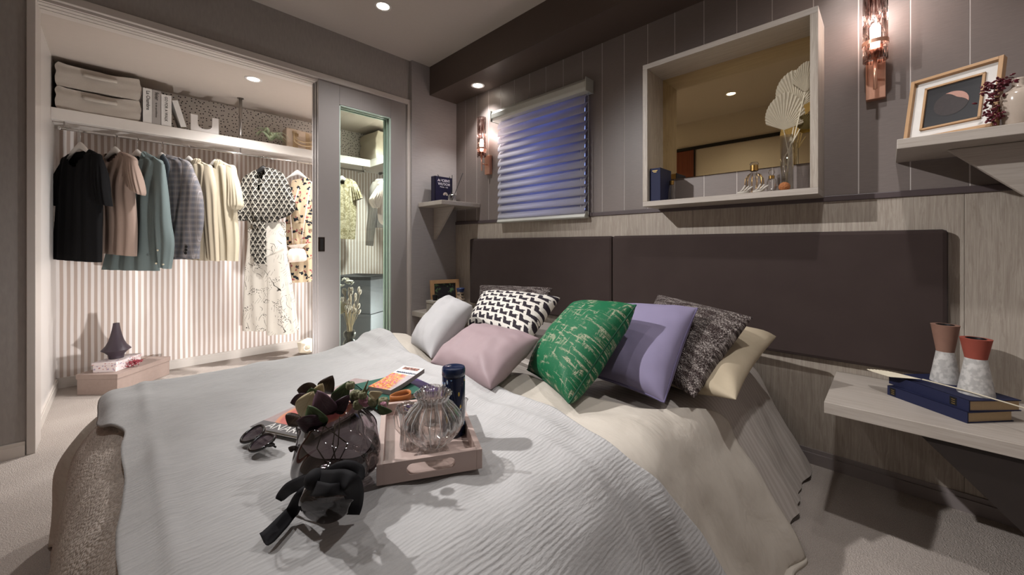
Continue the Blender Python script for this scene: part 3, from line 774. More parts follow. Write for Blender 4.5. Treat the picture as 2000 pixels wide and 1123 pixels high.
# ================================================================== closet contents
def fabric(name, c1, c2, scale=300, rough=.85, bump=.003, sheen=0):
    m = Mat(name, c1, rough, spec=.15); n = m.noise(scale, 2, kind='UV'); big = m.noise(12, 3, kind='UV', stretch=(2, .5, 1))
    m.color(m.mix(n*.5 + big*.5, c1, c2)); m.bump(big + n*.15, bump, .4)
    if sheen: m.set('Sheen Weight', sheen)
    return m.m
CB = dict(A=(80, 260, 400/1604), B=(440, 300, 200/591), C=(640, 220, 140/562))
def px(k, q): a, b, s = CB[k]; return a + q[0]*s, b + q[1]*s
class Rack:
    """the hanging plane of one garment"""
    def __init__(s, P0, phi, crop):
        s.P0 = Vector(P0); s.d = Vector((math.cos(phi), -math.sin(phi), 0)); s.n = Vector((-math.sin(phi), -math.cos(phi), 0)); s.crop = crop
    def w(s, q):
        X, Y = px(s.crop, q); p = on_plane(X, Y, s.P0, s.n); return ((p-s.P0).dot(s.d), p.z)
    def at(s, a, z, dep=0): return Vector((s.P0.x, s.P0.y, z)) + s.d*a + s.n*dep
    def loft(s, pairs, T, nr=72, nc=72, dep=0, fold=.006, nf=5, hole=None, sway=None, mb=None, off=0):
        """closed tube between left/right pairs of outline points; T: half depth per pair"""
        L = [s.w(a) for a, b in pairs]; R = [s.w(b) for a, b in pairs]
        if not isinstance(T, (list, tuple)): T = [T]*len(pairs)
        if s.crop == 'A': T = [q*.66 for q in T]; dep = [q*.7 for q in dep] if isinstance(dep, (list, tuple)) else dep*.7
        D = dep if isinstance(dep, (list, tuple)) else [dep]*len(pairs)
        rings = []; nS = len(pairs)-1; seed = abs(hash(str(pairs))) % 97 / 7.0 if False else (pairs[0][0][0]*.37 + pairs[0][1][1]*.11)
        def cr(V, f):
            i = min(int(f), nS-1); t = f-i
            g = lambda k: V[max(0, min(nS, k))]
            a, b, c, d = g(i-1), g(i), g(i+1), g(i+2)
            h = lambda a, b, c, d: .5*((2*b) + (-a+c)*t + (2*a-5*b+4*c-d)*t*t + (-a+3*b-3*c+d)*t**3)
            if isinstance(a, tuple): return tuple(h(*q) for q in zip(a, b, c, d))
            return h(a, b, c, d)
        uvs = []
        for j in range(nr+1):
            f = j/nr*nS
            l, r, t, dd = cr(L, f), cr(R, f), max(.004, cr(list(T), f)), cr(list(D), f)
            ring = []; uv = []
            for k in range(nc):
                th = 2*PI*k/nc; c_, s_ = math.cos(th), math.sin(th)
                c_ = math.copysign(abs(c_)**.8, c_); ss = math.copysign(abs(s_)**.75, s_)
                a = (c_+1)/2; q = (l[0] + (r[0]-l[0])*a, l[1] + (r[1]-l[1])*a)
                fl = fold*sm(.1, .6, j/nr)*math.sin(a*nf*2*PI + seed + 1.2*math.sin(j/nr*3+seed))*(abs(s_)**.5)
                fl += fold*.5*nz(q[0]*9+seed, q[1]*4, s_)
                ring.append(s.at(q[0], q[1], dd + t*ss + fl)); uv.append((q[0], q[1] + (5 if s_ < 0 else 0)))
            rings.append(ring); uvs.append(uv)
        mb = mb or MB(); ids = []
        for ring, uv in zip(rings, uvs): ids.append([mb.vert(p, u_) for p, u_ in zip(ring, uv)])
        H_ = [s.w(q) for q in hole] if hole else None
        def inside(p, poly):
            c = False; n = len(poly)
            for i in range(n):
                (x1, y1), (x2, y2) = poly[i], poly[(i+1) % n]
                if (y1 > p[1]) != (y2 > p[1]) and p[0] < (x2-x1)*(p[1]-y1)/(y2-y1)+x1: c = not c
            return c
        for j in range(nr):
            for k in range(nc):
                k2 = (k+1) % nc
                q = (ids[j][k], ids[j][k2], ids[j+1][k2], ids[j+1][k])
                if H_ and k < nc/2:
                    cx = sum(mb.uv[i][0] for i in q)/4; cy = sum(mb.uv[i][1] for i in q)/4
                    if inside((cx, cy), H_): continue
                mb.face(*q)
        return mb
    def hanger(s, label, half=.135, drop=.125, mat='hangwhite', center=(0, 0), group='white clothes hangers', z0=None):
        t = thing('clothes_hanger', label, 'hanger', (s.P0.x, s.P0.y, s.P0.z-.14), group)
        zt = s.P0.z - .068
        mb = MB(); rings = []
        for i in range(25):
            a = (i/24*2-1); x = a*half; k = abs(a)
            zc = zt - .022 - drop*(k**1.25)*1.0; hh = lerp(.024, .010, sm(0, .5, k)); dp = lerp(.010, .013, k); fw = 0
            ring = [s.at(x, zc + hh*math.sin(q), fw + dp*math.cos(q)) for q in [2*PI*j/10 for j in range(10)]]
            rings.append(ring)
        mb.loft(rings, True, True, True); mb.build('body', M[mat], t, smooth=True)
        pts = [s.at(0, zt-.005), s.at(0, zt+.03), s.at(0, zt+.045)]
        for k in range(15):
            an = -PI*.5 + k/14*PI*1.3
            # loop over the rail: in the plane across the rail
            pts.append(s.P0 + Vector((0, -.0125*math.cos(an)*1, .0125*math.sin(an)+.0005)))
        MB().tube(pts[:2] + pts[4:], .0016, 6).build('hook', M['chrome'], t, smooth=True)
        return t
    def part(s, name, mat, parent, mb, **k): return mb.build(name, mat, parent, smooth=True, fix=False, **k)
M['hangwhite'] = plain('hanger_white', '#d8d2cc', .4, vary=.02)
M['hangblack'] = plain('hanger_black', '#1c1918', .5, vary=.02)
def hook(pxx): p = on(pxx, 300, 'y', RY); return (p.x, RY, RZ)
def garment(name, label, cat, R, parts, extra=None):
    """parts: (name, pairs, T, material, kwargs)"""
    zs = [R.w(q)[1] for p in parts for pr in p[1] for q in pr]
    t = thing(name, label, cat, (R.P0.x, R.P0.y, min(zs)))
    for nm, pairs, T, mat, kw in parts:
        o = R.part(nm, mat, t, R.loft(pairs, T, **kw))
    return t
def button(R, q, dep, r=.006, mat=None, parent=None):
    a, z = R.w(q); c = R.at(a, z, dep)
    MB().tube([c, c + R.n*.003], r, 10).build('button', mat, parent)
fblack = fb = fabric('black_jersey', '#0a090a', '#111011'); fp = fabric('rose_jersey', '#8f7b70', '#9b877b'); fg = fabric('sage_chambray', '#5c6665', '#6d7877', 500)
ft = fabric('sand_cotton', '#a09480', '#aea28e'); fc = fabric('cream_linen', '#ada38d', '#bdb39e'); fgr = fabric('grey_knit', '#6f6762', '#7c746e'); fpk = fabric('blush_knit', '#c7b3aa', '#d8c8be', 120)
# glen plaid
m = Mat('plaid_wool', '#62646a', .85, spec=.1); u, v, _ = m.xyz('UV')
lu = ((u/.040).fract()-.5).abs().sstep(.035, .02); lv = ((v/.040).fract()-.5).abs().sstep(.035, .02)
bu = ((u/.040).fract()-.5).abs().sstep(.30, .28)*.35; bv = ((v/.040).fract()-.5).abs().sstep(.30, .28)*.35; n = m.noise(600, 1, kind='UV')
m.color(m.mix((lu.max(lv))*.38, m.mix(bu + bv*.8 + n*.3, '#54565d', '#7b7370'), '#a6a4a6')); fpl = m.m
# camouflage leaves
m = Mat('camo_jersey', '#a79a78', .85, spec=.1); n = m.noise(34, 2, kind='UV', dist=1.4); m.color(m.mix(n.sstep(.46, .54), '#8b7f63', '#b3a88f')); fcm = m.m
# fan print blouse
m = Mat('fan_print', '#e0d9cc', .75, spec=.2); u, v, _ = m.xyz('UV'); a = (u + v*.55)/.036; b = (u - v*.55)/.036
fa, fb_ = (a.fract()-.5).abs(), (b.fract()-.5).abs()
net = fa.sstep(.42, .45).max(fb_.sstep(.42, .45)); rad = ((u/.0090).fract()-.5).abs().sstep(.34, .40)*((v/.0327).fract().sstep(.35, .45)); wn_ = m.noise(90, 1, kind='UV').sstep(.3, .6)
m.color(m.mix(net.max(rad*wn_), '#211e1b', '#bdb6a9')); ffan = m.m
# branch print skirt
m = Mat('branch_print', '#ded7ca', .75, spec=.15); u, v, _ = m.xyz('UV')
uw = m.noise(5, 2, kind='UV'); ln = ((u*1.3 + v*.8 + uw*.35)/.075).fract(); msk = m.noise(9, 2, kind='UV').sstep(.50, .56)
dots = m.voro(75, kind='UV').sstep(.26, .20)*m.noise(10, 1, vec=m.comb(u, v, 3)).sstep(.56, .62)
tw = ((u*2.2 - v*1.1 + uw*.5)/.05).fract(); msk2 = m.noise(15, 2, vec=m.comb(u, v, 7)).sstep(.55, .60)
k = ((ln-.5).abs().sstep(.035, .02)*msk).max(dots).max((tw-.5).abs().sstep(.05, .03)*msk2)
m.color(m.mix(k, '#bfb8ad', '#2c2824')); fbr = m.m
# butterfly print dress
m = Mat('butterfly_print', '#e2cdb2', .8, spec=.15); u, v, _ = m.xyz('UV')
vo = m.voro(19, kind='UV'); wg = m.noise(60, 2, kind='UV'); nn = m.noise(11, 1, vec=m.comb(u, v, 4))
bf = ((vo + (wg-.5)*.9) < .24); rd = ((m.voro(24, vec=m.comb(u, v, 9)) + (wg-.5)*.9) < .18)
m.color(m.mix(rd*(nn > .48), m.mix(bf*(nn < .56), '#b7a286', '#20242a'), '#8f4a4c')); fbf = m.m

PH = math.radians
R = Rack(hook(157), PH(52), 'A'); R.hanger('white clothes hanger in the black tee shirt')
garment('tee_shirt', 'black v-neck tee shirt hanging at the end of the clothes rail', 'shirt', R, [
    ('body', [((235,150),(385,128)), ((195,185),(435,155)), ((165,225),(475,195)), ((152,420),(470,420)), ((130,700),(468,700)), ((105,985),(460,1012))], [.012, .03, .045, .06, .06, .055], fb, dict(hole=[(240,140),(380,120),(372,200),(296,275),(248,210)], fold=.005)),
    ('sleeve', [((400,150),(480,180)), ((425,300),(515,300)), ((432,440),(540,460)), ((438,545),(560,575))], [.02, .045, .045, .035], fb, dict(nr=14, dep=.012)),
    ('sleeve', [((160,222),(215,222)), ((120,340),(190,340)), ((92,480),(165,500)), ((112,570),(165,572))], [.02, .045, .045, .04], fb, dict(nr=14, dep=-.006))])
R = Rack(hook(225), PH(52), 'A'); R.hanger('white clothes hanger in the dusty rose tee shirt')
t = garment('tee_shirt', 'dusty rose crew neck tee shirt next to the black tee', 'shirt', R, [
    ('body', [((512,160),(625,143)), ((480,180),(700,170)), ((450,220),(752,225)), ((430,420),(722,420)), ((440,700),(742,700)), ((425,930),(738,965))], [.012, .03, .045, .06, .055, .05], fp, dict(hole=[(515,150),(622,135),(618,200),(570,238),(528,200)], fold=.005)),
    ('sleeve', [((650,150),(752,218)), ((690,290),(785,330)), ((712,400),(812,455)), ((722,440),(810,490))], [.02, .045, .045, .04], fp, dict(nr=14, dep=.012))])
R = Rack(hook(268), PH(50), 'A'); R.hanger('white clothes hanger in the sage green shirt')
t = garment('long_sleeve_shirt', 'sage green button-up shirt with long sleeves', 'shirt', R, [
    ('body', [((745,180),(815,145)), ((700,200),(900,195)), ((650,260),(960,245)), ((600,480),(920,460)), ((560,760),(918,700)), ((490,1068),(930,1078))], [.012, .03, .045, .055, .055, .05], fg, dict(hole=[(748,165),(812,140),(795,230),(775,300),(752,230)], fold=.010, nf=4)),
    ('sleeve', [((890,180),(970,245)), ((912,440),(1005,470)), ((918,660),(1035,690)), ((935,850),(1062,870)), ((960,1048),(1035,1062))], [.02, .04, .042, .04, .034], fg, dict(nr=30, dep=[.01, .02, .03, .035, .035], fold=.006, nf=2)),
    ('collar', [((745,180),(815,143)), ((742,215),(850,185))], [.03, .034], fg, dict(nr=6, hole=[(748,165),(812,140),(795,230),(775,300),(752,230)]))])
cd = plain('button_cream', '#d8cfb4', .4)
for q, dp in (((762,665), .042), ((775,780), .042), ((785,890), .042), ((978,917), .053), ((965,1018), .052), ((1015,1025), .049)): button(R, q, dp, .006, cd, t)
R = Rack(hook(316), PH(50), 'A'); R.hanger('white clothes hanger in the grey plaid blazer')
t = garment('blazer', 'grey plaid wool blazer hanging beside the sage shirt', 'blazer', R, [
    ('body', [((905,195),(990,167)), ((870,220),(1080,195)), ((840,270),(1185,265)), ((850,600),(1240,600)), ((860,990),(1235,985))], [.012, .035, .05, .06, .055], fpl, dict(fold=.004, hole=[(905,190),(985,165),(1000,250),(960,330),(915,260)])),
    ('sleeve', [((1090,190),(1190,270)), ((1125,440),(1262,450)), ((1100,640),(1288,650)), ((1070,820),(1270,820)), ((1045,965),(1222,980))], [.02, .05, .055, .05, .045], fpl, dict(nr=30, dep=[.01, .02, .03, .03, .03], fold=.004, nf=2)),
    ('lapel', [((975,200),(1000,172)), ((985,300),(1050,270)), ((1000,420),(1025,400))], [.012, .014, .008], fabric('lapel_wool', '#3c4247', '#4a4f54'), dict(nr=10, dep=.05, fold=0))])
for q in ((1200,890), (1198,915), (1195,938)): button(R, q, .058, .010, M['dark'], t)
R = Rack(hook(369), PH(50), 'A'); R.hanger('white clothes hanger in the sand coloured shirt')
t = garment('long_sleeve_shirt', 'sand coloured long sleeve shirt between the plaid blazer and the cream shirt', 'shirt', R, [
    ('body', [((1120,195),(1215,205)), ((1090,230),(1290,240)), ((1080,300),(1345,290)), ((1100,600),(1330,600)), ((1120,985),(1325,1000))], [.012, .03, .045, .055, .05], ft, dict(hole=[(1120,185),(1212,195),(1205,260),(1160,250)], fold=.006)),
    ('sleeve', [((1265,225),(1350,280)), ((1290,440),(1385,440)), ((1310,700),(1395,700)), ((1332,990),(1408,1003))], [.02, .04, .04, .034], ft, dict(nr=30, dep=[.01, .02, .025, .025], fold=.006, nf=2)),
    ('collar', [((1190,285),(1205,290)), ((1195,235),(1258,215)), ((1215,215),(1240,200))], [.02, .03, .015], ft, dict(nr=8, dep=.02))])
R = Rack(hook(420), PH(50), 'A'); R.hanger('white clothes hanger in the cream shirt')
t = garment('short_sleeve_shirt', 'cream short sleeve shirt next to the patterned blouse', 'shirt', R, [
    ('body', [((1335,235),(1395,208)), ((1310,260),(1470,245)), ((1300,310),(1530,290)), ((1340,600),(1535,600)), ((1370,800),(1545,850)), ((1385,990),(1535,1003))], [.012, .03, .045, .055, .055, .05], fc, dict(hole=[(1338,225),(1390,205),(1385,270),(1360,290)], fold=.010, nf=3)),
    ('sleeve', [((1440,240),(1530,290)), ((1475,400),(1565,420)), ((1468,530),(1588,560)), ((1480,570),(1575,585)), ((1505,605),(1560,600))], [.02, .045, .045, .042, .03], fc, dict(nr=18, dep=.015)),
    ('collar', [((1380,295),(1390,300)), ((1375,240),(1425,225)), ((1390,215),(1405,208))], [.02, .03, .015], fc, dict(nr=8, dep=.02))])
R = Rack(hook(514), PH(28), 'B'); R.hanger('dark clothes hanger in the patterned blouse', mat='hangblack', group=None)
t = garment('skirt', 'long white skirt with thin branch print, hanging below the blouse', 'skirt', R, [
    ('panel', [((122,385),(345,395)), ((125,500),(352,550)), ((108,700),(375,700)), ((100,900),(405,900)), ((96,1022),(422,1018))], [.03, .045, .055, .06, .06], fbr, dict(fold=.010, nf=4, dep=-.02)),
    ('panel', [((240,600),(345,560)), ((250,800),(390,800)), ((248,1042),(418,1028))], [.012, .03, .035], fbr, dict(fold=.006, nf=2, dep=.035, nr=24))])
t = garment('blouse', 'short sleeve blouse with a dark fan print, knotted at the waist', 'blouse', R, [
    ('body', [((180,92),(245,78)), ((130,120),(310,100)), ((105,150),(345,140)), ((110,260),(345,260)), ((120,350),(330,350)), ((150,412),(300,395))], [.012, .035, .05, .065, .06, .035], ffan, dict(hole=[(185,90),(240,78),(232,150),(207,225),(192,150)], fold=.010, nf=4)),
    ('sleeve', [((300,100),(352,140)), ((315,220),(392,240)), ((310,330),(405,318)), ((320,375),(380,350))], [.02, .05, .05, .04], ffan, dict(nr=16, dep=.012)),
    ('sleeve', [((100,140),(150,140)), ((85,240),(140,250)), ((74,350),(140,350)), ((76,388),(135,385))], [.02, .05, .05, .045], ffan, dict(nr=16, dep=0)),
    ('collar', [((170,100),(262,82)), ((160,135),(285,120)), ((185,180),(255,150))], [.035, .045, .03], ffan, dict(nr=8, hole=[(185,90),(240,78),(232,150),(207,225),(192,150)])),
    ('tie', [((185,395),(230,395)), ((160,470),(200,480)), ((158,580),(188,612))], [.03, .014, .008], ffan, dict(nr=14, dep=.05, fold=.003)),
    ('tie', [((190,395),(240,398)), ((200,470),(248,470)), ((178,630),(250,636))], [.03, .016, .010], ffan, dict(nr=14, dep=.06, fold=.004)),
    ('knot', [((175,398),(238,392)), ((172,425),(240,420))], [.03, .03], ffan, dict(nr=8, dep=.055, fold=0))])
R = Rack(hook(581), PH(28), 'B'); R.hanger('white clothes hanger in the butterfly dress', half=.15)
t = garment('dress', 'beige dress with butterfly print, beside the sliding doors', 'dress', R, [
    ('body', [((385,155),(480,140)), ((372,220),(525,220)), ((365,320),(530,320)), ((345,410),(535,410)), ((345,480),(535,480)), ((372,600),(535,600)), ((372,745),(530,735))], [.02, .04, .055, .06, .06, .055, .05], fbf, dict(fold=.008, nf=3)),
    ('waist_band', [((342,408),(535,402)), ((345,440),(535,436))], [.066, .066], fbf, dict(nr=6, fold=.002))])
# pouch bag in front of the dress
R2 = Rack((R.P0.x, RY-.075, RZ), PH(28), 'B')
sat = plain('blush_satin', '#d9c9bd', .35, vary=.04)
t = thing('pouch_bag', 'small pleated satin pouch bag hanging in front of the butterfly dress', 'bag', R2.at(*R2.w((415, 620))))
mb = R2.loft([((385,545),(445,545)), ((368,556),(458,556)), ((356,585),(468,582)), ((356,618),(470,612)), ((375,628),(455,622))], [.012, .03, .045, .04, .012], nr=16, nc=36, fold=.005, nf=7); R2.part('body', sat, t, mb)
mb = R2.loft([((352,530),(480,518)), ((375,542),(452,538)), ((385,548),(445,546))], [.03, .02, .012], nr=8, nc=36, fold=.006, nf=8); R2.part('frill', sat, t, mb)
for a, b, c in (((395,540), (378,360), (425,200)), ((440,520), (460,380), (490,200))):
    pts = [R2.at(*R2.w(q), dep=.012) for q in (a, b, c)]; MB().tube(pts, .0035, 6).build('strap', sat, t, smooth=True)
# seen through the glass
R = Rack(on(668, 330, 'y', RY), PH(28), 'C'); R.P0.z = RZ; R.hanger('white clothes hanger in the camouflage tee shirt behind the glass')
garment('tee_shirt', 'khaki camouflage tee shirt seen through the sliding glass', 'shirt', R, [
    ('body', [((85,540),(150,515)), ((40,560),(205,535)), ((10,620),(225,600)), ((15,800),(225,800)), ((10,985),(216,995))], [.012, .035, .05, .055, .05], fcm, dict(fold=.006, hole=[(88,530),(145,510),(135,565),(110,570)])),
    ('sleeve', [((165,520),(222,545)), ((185,610),(255,615)), ((192,700),(275,672))], [.02, .045, .04], fcm, dict(nr=12, dep=.012))])
R = Rack((1.79, 3.30, RZ-.01), 0, 'C')
def hang2(y, label):
    R = Rack((1.79, y, RZ-.01), 0, 'C'); return R
R = hang2(3.36, ''); t = garment('sweater', 'grey long sleeve sweater on the return rail behind the glass', 'sweater', R, [
    ('body', [((400,520),(470,520)), ((370,540),(520,540)), ((365,700),(530,700)), ((360,900),(530,900))], [.02, .04, .05, .05], fgr, dict(nr=20)),
    ('sleeve', [((345,545),(405,535)), ((322,620),(385,620)), ((315,760),(382,760)), ((300,930),(358,925)), ((294,1040),(346,1046))], [.02, .035, .035, .03, .026], fgr, dict(nr=26, dep=.02))])
MB().tube([R.P0 + Vector((0, 0, .0125)), R.P0 + Vector((.0125, 0, 0)), R.P0 + Vector((0, 0, -.04)), R.P0 + Vector((0, 0, -.10))], .002, 6).build('hook', M['chrome'], t)
R = hang2(3.18, ''); t = garment('knit_top', 'blush knit top with short sleeves in front of the grey sweater', 'top', R, [
    ('body', [((415,535),(480,535)), ((395,560),(520,560)), ((398,700),(520,700)), ((402,840),(520,860)), ((440,880),(515,890))], [.02, .04, .05, .05, .04], fpk, dict(nr=20)),
    ('sleeve', [((385,575),(430,540)), ((345,640),(420,640)), ((320,690),(400,720)), ((350,748),(395,748))], [.02, .045, .04, .03], fpk, dict(nr=14, dep=.02))])
MB().tube([R.P0 + Vector((0, 0, .0125)), R.P0 + Vector((.0125, 0, 0)), R.P0 + Vector((0, 0, -.04)), R.P0 + Vector((0, 0, -.10))], .002, 6).build('hook', M['chrome'], t)

# ------------------------------------------------------------------ things on the closet shelf
SZ = 1.7545
m = Mat('linen_canvas', '#b3aaa0', .9, spec=.1); n = m.noise(380, 2); b = m.noise(9, 3); m.color(m.mix(n*.5 + b*.5, '#a79d92', '#beb5ab')); m.bump(n*.3 + b, .004, .5); M['canvas'] = m.m
def soft_box(name, label, x0, x1, y0, y1, z0, z1, mat, group=None, bul=.012, M_=None, handle=True):
    t = thing(name, label, 'storage box', ((x0+x1)/2, (y0+y1)/2, z0), group)
    mb = MB(); bm = bmesh.new(); bmesh.ops.create_cube(bm, size=1); bmesh.ops.subdivide_edges(bm, edges=bm.edges, cuts=9, use_grid_fill=True)
    for v in bm.verts:
        c = v.co*2; sq = lambda a: 1-a**6
        p = Vector((lerp(x0, x1, (c.x+1)/2), lerp(y0, y1, (c.y+1)/2), lerp(z0, z1, (c.z+1)/2)))
        k = bul
        p.x += k*nz(c.y*1.3, c.z*2, x0)*abs(c.x)**8 - .010*c.x*abs(c.z)**6; p.y += k*.8*nz(c.x*2, c.z*2, 5)*abs(c.y)**8; p.z += (k*.7*nz(c.x*2, c.y, 9) - .012*(1-(abs(c.x)**4)))*(1 if c.z > .99 else 0)*sm(-1, 1, c.z)
        v.co = p
    me = bpy.data.meshes.new('body'); bm.to_mesh(me); bm.free(); me.materials.append(mat)
    off = wloc(t); me.transform(Matrix.Translation(-off)); me.polygons.foreach_set('use_smooth', [True]*len(me.polygons))
    o = bpy.data.objects.new('body', me); COL.objects.link(o); o.parent = t; md = o.modifiers.new('b', 'BEVEL'); md.width = .008; md.segments = 3; md.limit_method = 'ANGLE'; md.angle_limit = 1.0
    if handle:
        xm = (x0+x1)/2; zm = lerp(z0, z1, .66); P_ = []
        for i in range(11):
            a = i/10; x = lerp(xm-.075, xm+.075, a); yy = y0 - .010 - .010*math.sin(a*PI)
            P_.append([(x, yy, zm-.013-.006*math.sin(a*PI)), (x, yy, zm+.013-.006*math.sin(a*PI))])
        mb.grid(P_); mb.build('handle', mat, t, smooth=True, solid=.003)
    return t
soft_box('storage_bag', 'beige canvas storage bag at the bottom of the pair on the closet shelf', -.262, .108, 3.575, 3.84, SZ, 1.892, M['canvas'], 'canvas storage bags')
soft_box('storage_bag', 'beige canvas storage bag lying on top of its twin', -.262, .108, 3.575, 3.84, 1.893, 2.036, M['canvas'], 'canvas storage bags')
def book(name, label, x0, x1, z0, z1, y0, depth, cover, pages, group=None, lean=0, cat='book'):
    """standing book, spine facing -y"""
    t = thing(name, label, cat, ((x0+x1)/2, y0, z0), group); M_ = Matrix.Translation((x0, y0, z0)) @ Matrix.Rotation(lean, 4, 'Y') @ Matrix.Translation((-x0, -y0, -z0))
    th = .0022
    mb = MB(); mb.box((x0, y0, z0), (x0+th, y0+depth, z1), M_); mb.box((x1-th, y0, z0), (x1, y0+depth, z1), M_); mb.box((x0, y0-.002, z0), (x1, y0+.001, z1), M_); mb.build('cover', cover, t)
    MB().box((x0+th, y0+.001, z0+.003), (x1-th, y0+depth-.004, z1-.003), M_).build('pages', pages, t)
    return t, M_
M['paper'] = plain('book_pages', '#d9cdb6', .8, vary=.05, scale=200); M['paper_tan'] = plain('tan_pages', '#b39a77', .8, vary=.06, scale=200)
M['bookwhite'] = plain('white_cover', '#d9d5d0', .5); M['bookgrey'] = plain('grey_cover', '#a39d98', .5); M['ink'] = plain('ink', '#3a3632', .6)
def spine_text(t, M_, x, y, z, s, size, parent):
    mb = MB(); text_mesh(mb, s, size, M_ @ frame3((x, y-.0026, z), (0, 0, -1), (1, 0, 0)), ext=.0003, bold=True); mb.build('lettering', M['ink'], parent)
y_ = 3.572
t, M_ = book('book', 'white book with a thin serif title next to the canvas bags', .118, .162, SZ, 1.985, y_, .17, M['bookwhite'], M['paper']); spine_text(t, M_, .135, y_, 1.970, 'La Chambre', .026, t)
t, M_ = book('book', 'grey book between two white ones on the closet shelf', .163, .207, SZ, 1.984, y_, .17, M['bookgrey'], M['paper']); spine_text(t, M_, .177, y_, 1.972, 'feier', .030, t); spine_text(t, M_, .180, y_, 1.90, 'la vie quotidienne', .014, t)
t, M_ = book('book', 'white book with bold capital lettering on the closet shelf', .209, .262, SZ, 1.968, y_, .17, M['bookwhite'], M['paper']); spine_text(t, M_, .227, y_, 1.956, 'GO FOR A WALK', .022, t)
t, M_ = book('book', 'plain white book leaning at an angle on the closet shelf', .312, .343, SZ+.001, 1.938, y_, .16, M['bookwhite'], M['paper'], lean=-math.radians(15)); 
t.location.z += .0075
for c in t.children: pass
# decorative letter
mb = MB(); pts = [(.365, SZ), (.365, 1.873), (.405, 1.873), (.405, 1.82)]
for k in range(9): a = PI + k/8*PI; pts.append((.446 + .041*math.cos(a), 1.808 + .030*math.sin(a)))
pts += [(.487, 1.872), (.527, 1.872), (.527, SZ)]
mb.prism([(a, 3.573, z) for a, z in pts], (0, .022, 0)); tag(setloc(mb.build('letter_ornament', M['white'], None, bevel=.0015), (.446, 3.58, SZ)), 'white cut-out letter U standing on the closet shelf', 'ornament')
# air plant
t = thing('air_plant', 'pale green air plant with curling leaves on the closet shelf', 'plant', (.872, 3.60, SZ))
m = Mat('air_plant_leaf', '#9fa98a', .7); n = m.noise(90, 2); m.color(m.mix(n, '#8d9a78', '#b5bd9f')); ap = m.m
rnd = random.Random(3)
for k in range(17):
    a = 2*PI*k/17 + rnd.uniform(-.15, .15); L = rnd.uniform(.09, .145); up = rnd.uniform(.35, 1.0); P_ = []
    for i in range(9):
        s = i/8; r = L*s; zz = .03 + up*.10*math.sin(s*PI*.85) - .02*s*s*(1.2-up); w_ = .013*(1-s)**.6 + .0008
        c = Vector((.872 + r*math.cos(a), 3.615 + .55*r*math.sin(a)-.01, SZ + max(.002, zz))); sd = Vector((-math.sin(a), .6*math.cos(a), 0)).normalized()
        P_.append([c - sd*w_, c + Vector((0, 0, -.004*(1-s))), c + sd*w_])
    mb = MB(); mb.grid(P_); mb.build('leaf', ap, t, smooth=True, solid=.0012)
# woven tote
m = Mat('tan_wicker', '#b89e7c', .85); n = m.noise(160, 2); m.color(m.mix(n, '#a98d68', '#c6af90')); m.bump(n, .002, .5); wk = m.m
m = Mat('pale_canvas', '#cdb9a6', .9); n = m.noise(300, 2); m.color(m.mix(n, '#c3ad99', '#d6c5b4')); pc = m.m
t = thing('tote_bag', 'beige tote bag with round tan handles on the closet shelf', 'bag', (1.09, 3.62, SZ))
mb = MB(); mb.prism([(.985, 3.60, SZ), (1.215, 3.60, SZ), (1.225, 3.62, 1.915), (.99, 3.62, 1.925)], (0, .12, .0)); mb.build('body', pc, t, bevel=.012)
for x in (1.035, 1.135): mb = MB(); mb.prism([(x, 3.596, SZ+.002), (x+.040, 3.596, SZ+.002), (x+.034, 3.615, 1.90), (x+.004, 3.615, 1.905)], (0, .004, 0)); mb.build('strap_panel', wk, t)
for yy, zc in ((3.592, 1.862), (3.585, 1.830)):
    pts = [(1.12 + .082*math.cos(a), yy-.012*math.sin(a)**2, zc + .05*math.sin(a)) for a in [PI + k/12*PI for k in range(13)]]
    MB().tube([(pts[0][0], yy+.02, 1.895)] + pts + [(pts[-1][0], yy+.02, 1.895)], .0065, 8).build('handle', wk, t, smooth=True)
mb = MB(); mb.box((1.05, 3.588, 1.855), (1.075, 3.594, 1.878), None); mb.build('tag', plain('leather_tag', '#8a6f4c', .5), t)
# linen bag on the return shelf
soft_box('storage_bag', 'tall off-white linen bag on the return shelf behind the glass', 1.712, 2.01, 3.47, 3.83, SZ, 2.03, plain('offwhite_linen', '#c2b8a8', .9, vary=.04, scale=200), None, bul=.02)

# ------------------------------------------------------------------ closet floor
m = Mat('rose_carton', '#b59384', .5); n = m.noise(60, 2); m.color(m.mix(n, '#8c7a71', '#99877e')); crt = m.m
def carton(name, label, c, ang, w, d, h, mat, lidmat, lid=.03, z0=0.001, cat='box'):
    Mx = Matrix.Translation((c[0], c[1], z0)) @ Matrix.Rotation(ang, 4, 'Z'); t = thing(name, label, cat, (c[0], c[1], z0))
    MB().box((-w/2, -d/2, 0), (w/2, d/2, h-.004), Mx).build('body', mat, t, bevel=.0015)
    e = .004; mb = MB(); mb.box((-w/2-e, -d/2-e, h-.003), (w/2+e, d/2+e, h), Mx)
    for a, b in (((-w/2-e, -d/2-e), (w/2+e, -d/2-e+.003)), ((-w/2-e, d/2+e-.003), (w/2+e, d/2+e)), ((-w/2-e, -d/2-e), (-w/2-e+.003, d/2+e)), ((w/2+e-.003, -d/2-e), (w/2+e, d/2+e))):
        mb.box((a[0], a[1], h-lid), (b[0], b[1], h-.003), Mx)
    mb.build('lid', lidmat, t, bevel=.001); return Mx
A = on(229, 771, 'z', 0); B = on(331, 731, 'z', 0); Cc = on(150, 770, 'z', 0)
ang = math.atan2(B.y-A.y, B.x-A.x); wl = (B-A).length; dl = .24
ux = Vector((math.cos(ang), math.sin(ang), 0)); uy = Vector((-math.sin(ang), math.cos(ang), 0))
cen = A + ux*wl/2 + uy*dl/2
hb_ = .128
carton('shoe_box', 'large dusty rose cardboard box on the closet floor', cen, ang, wl, dl, hb_, crt, crt)
m = Mat('floral_paper', '#cfc3c1', .5); v1 = m.voro(60); v2 = m.voro(38); n = m.noise(90, 2)
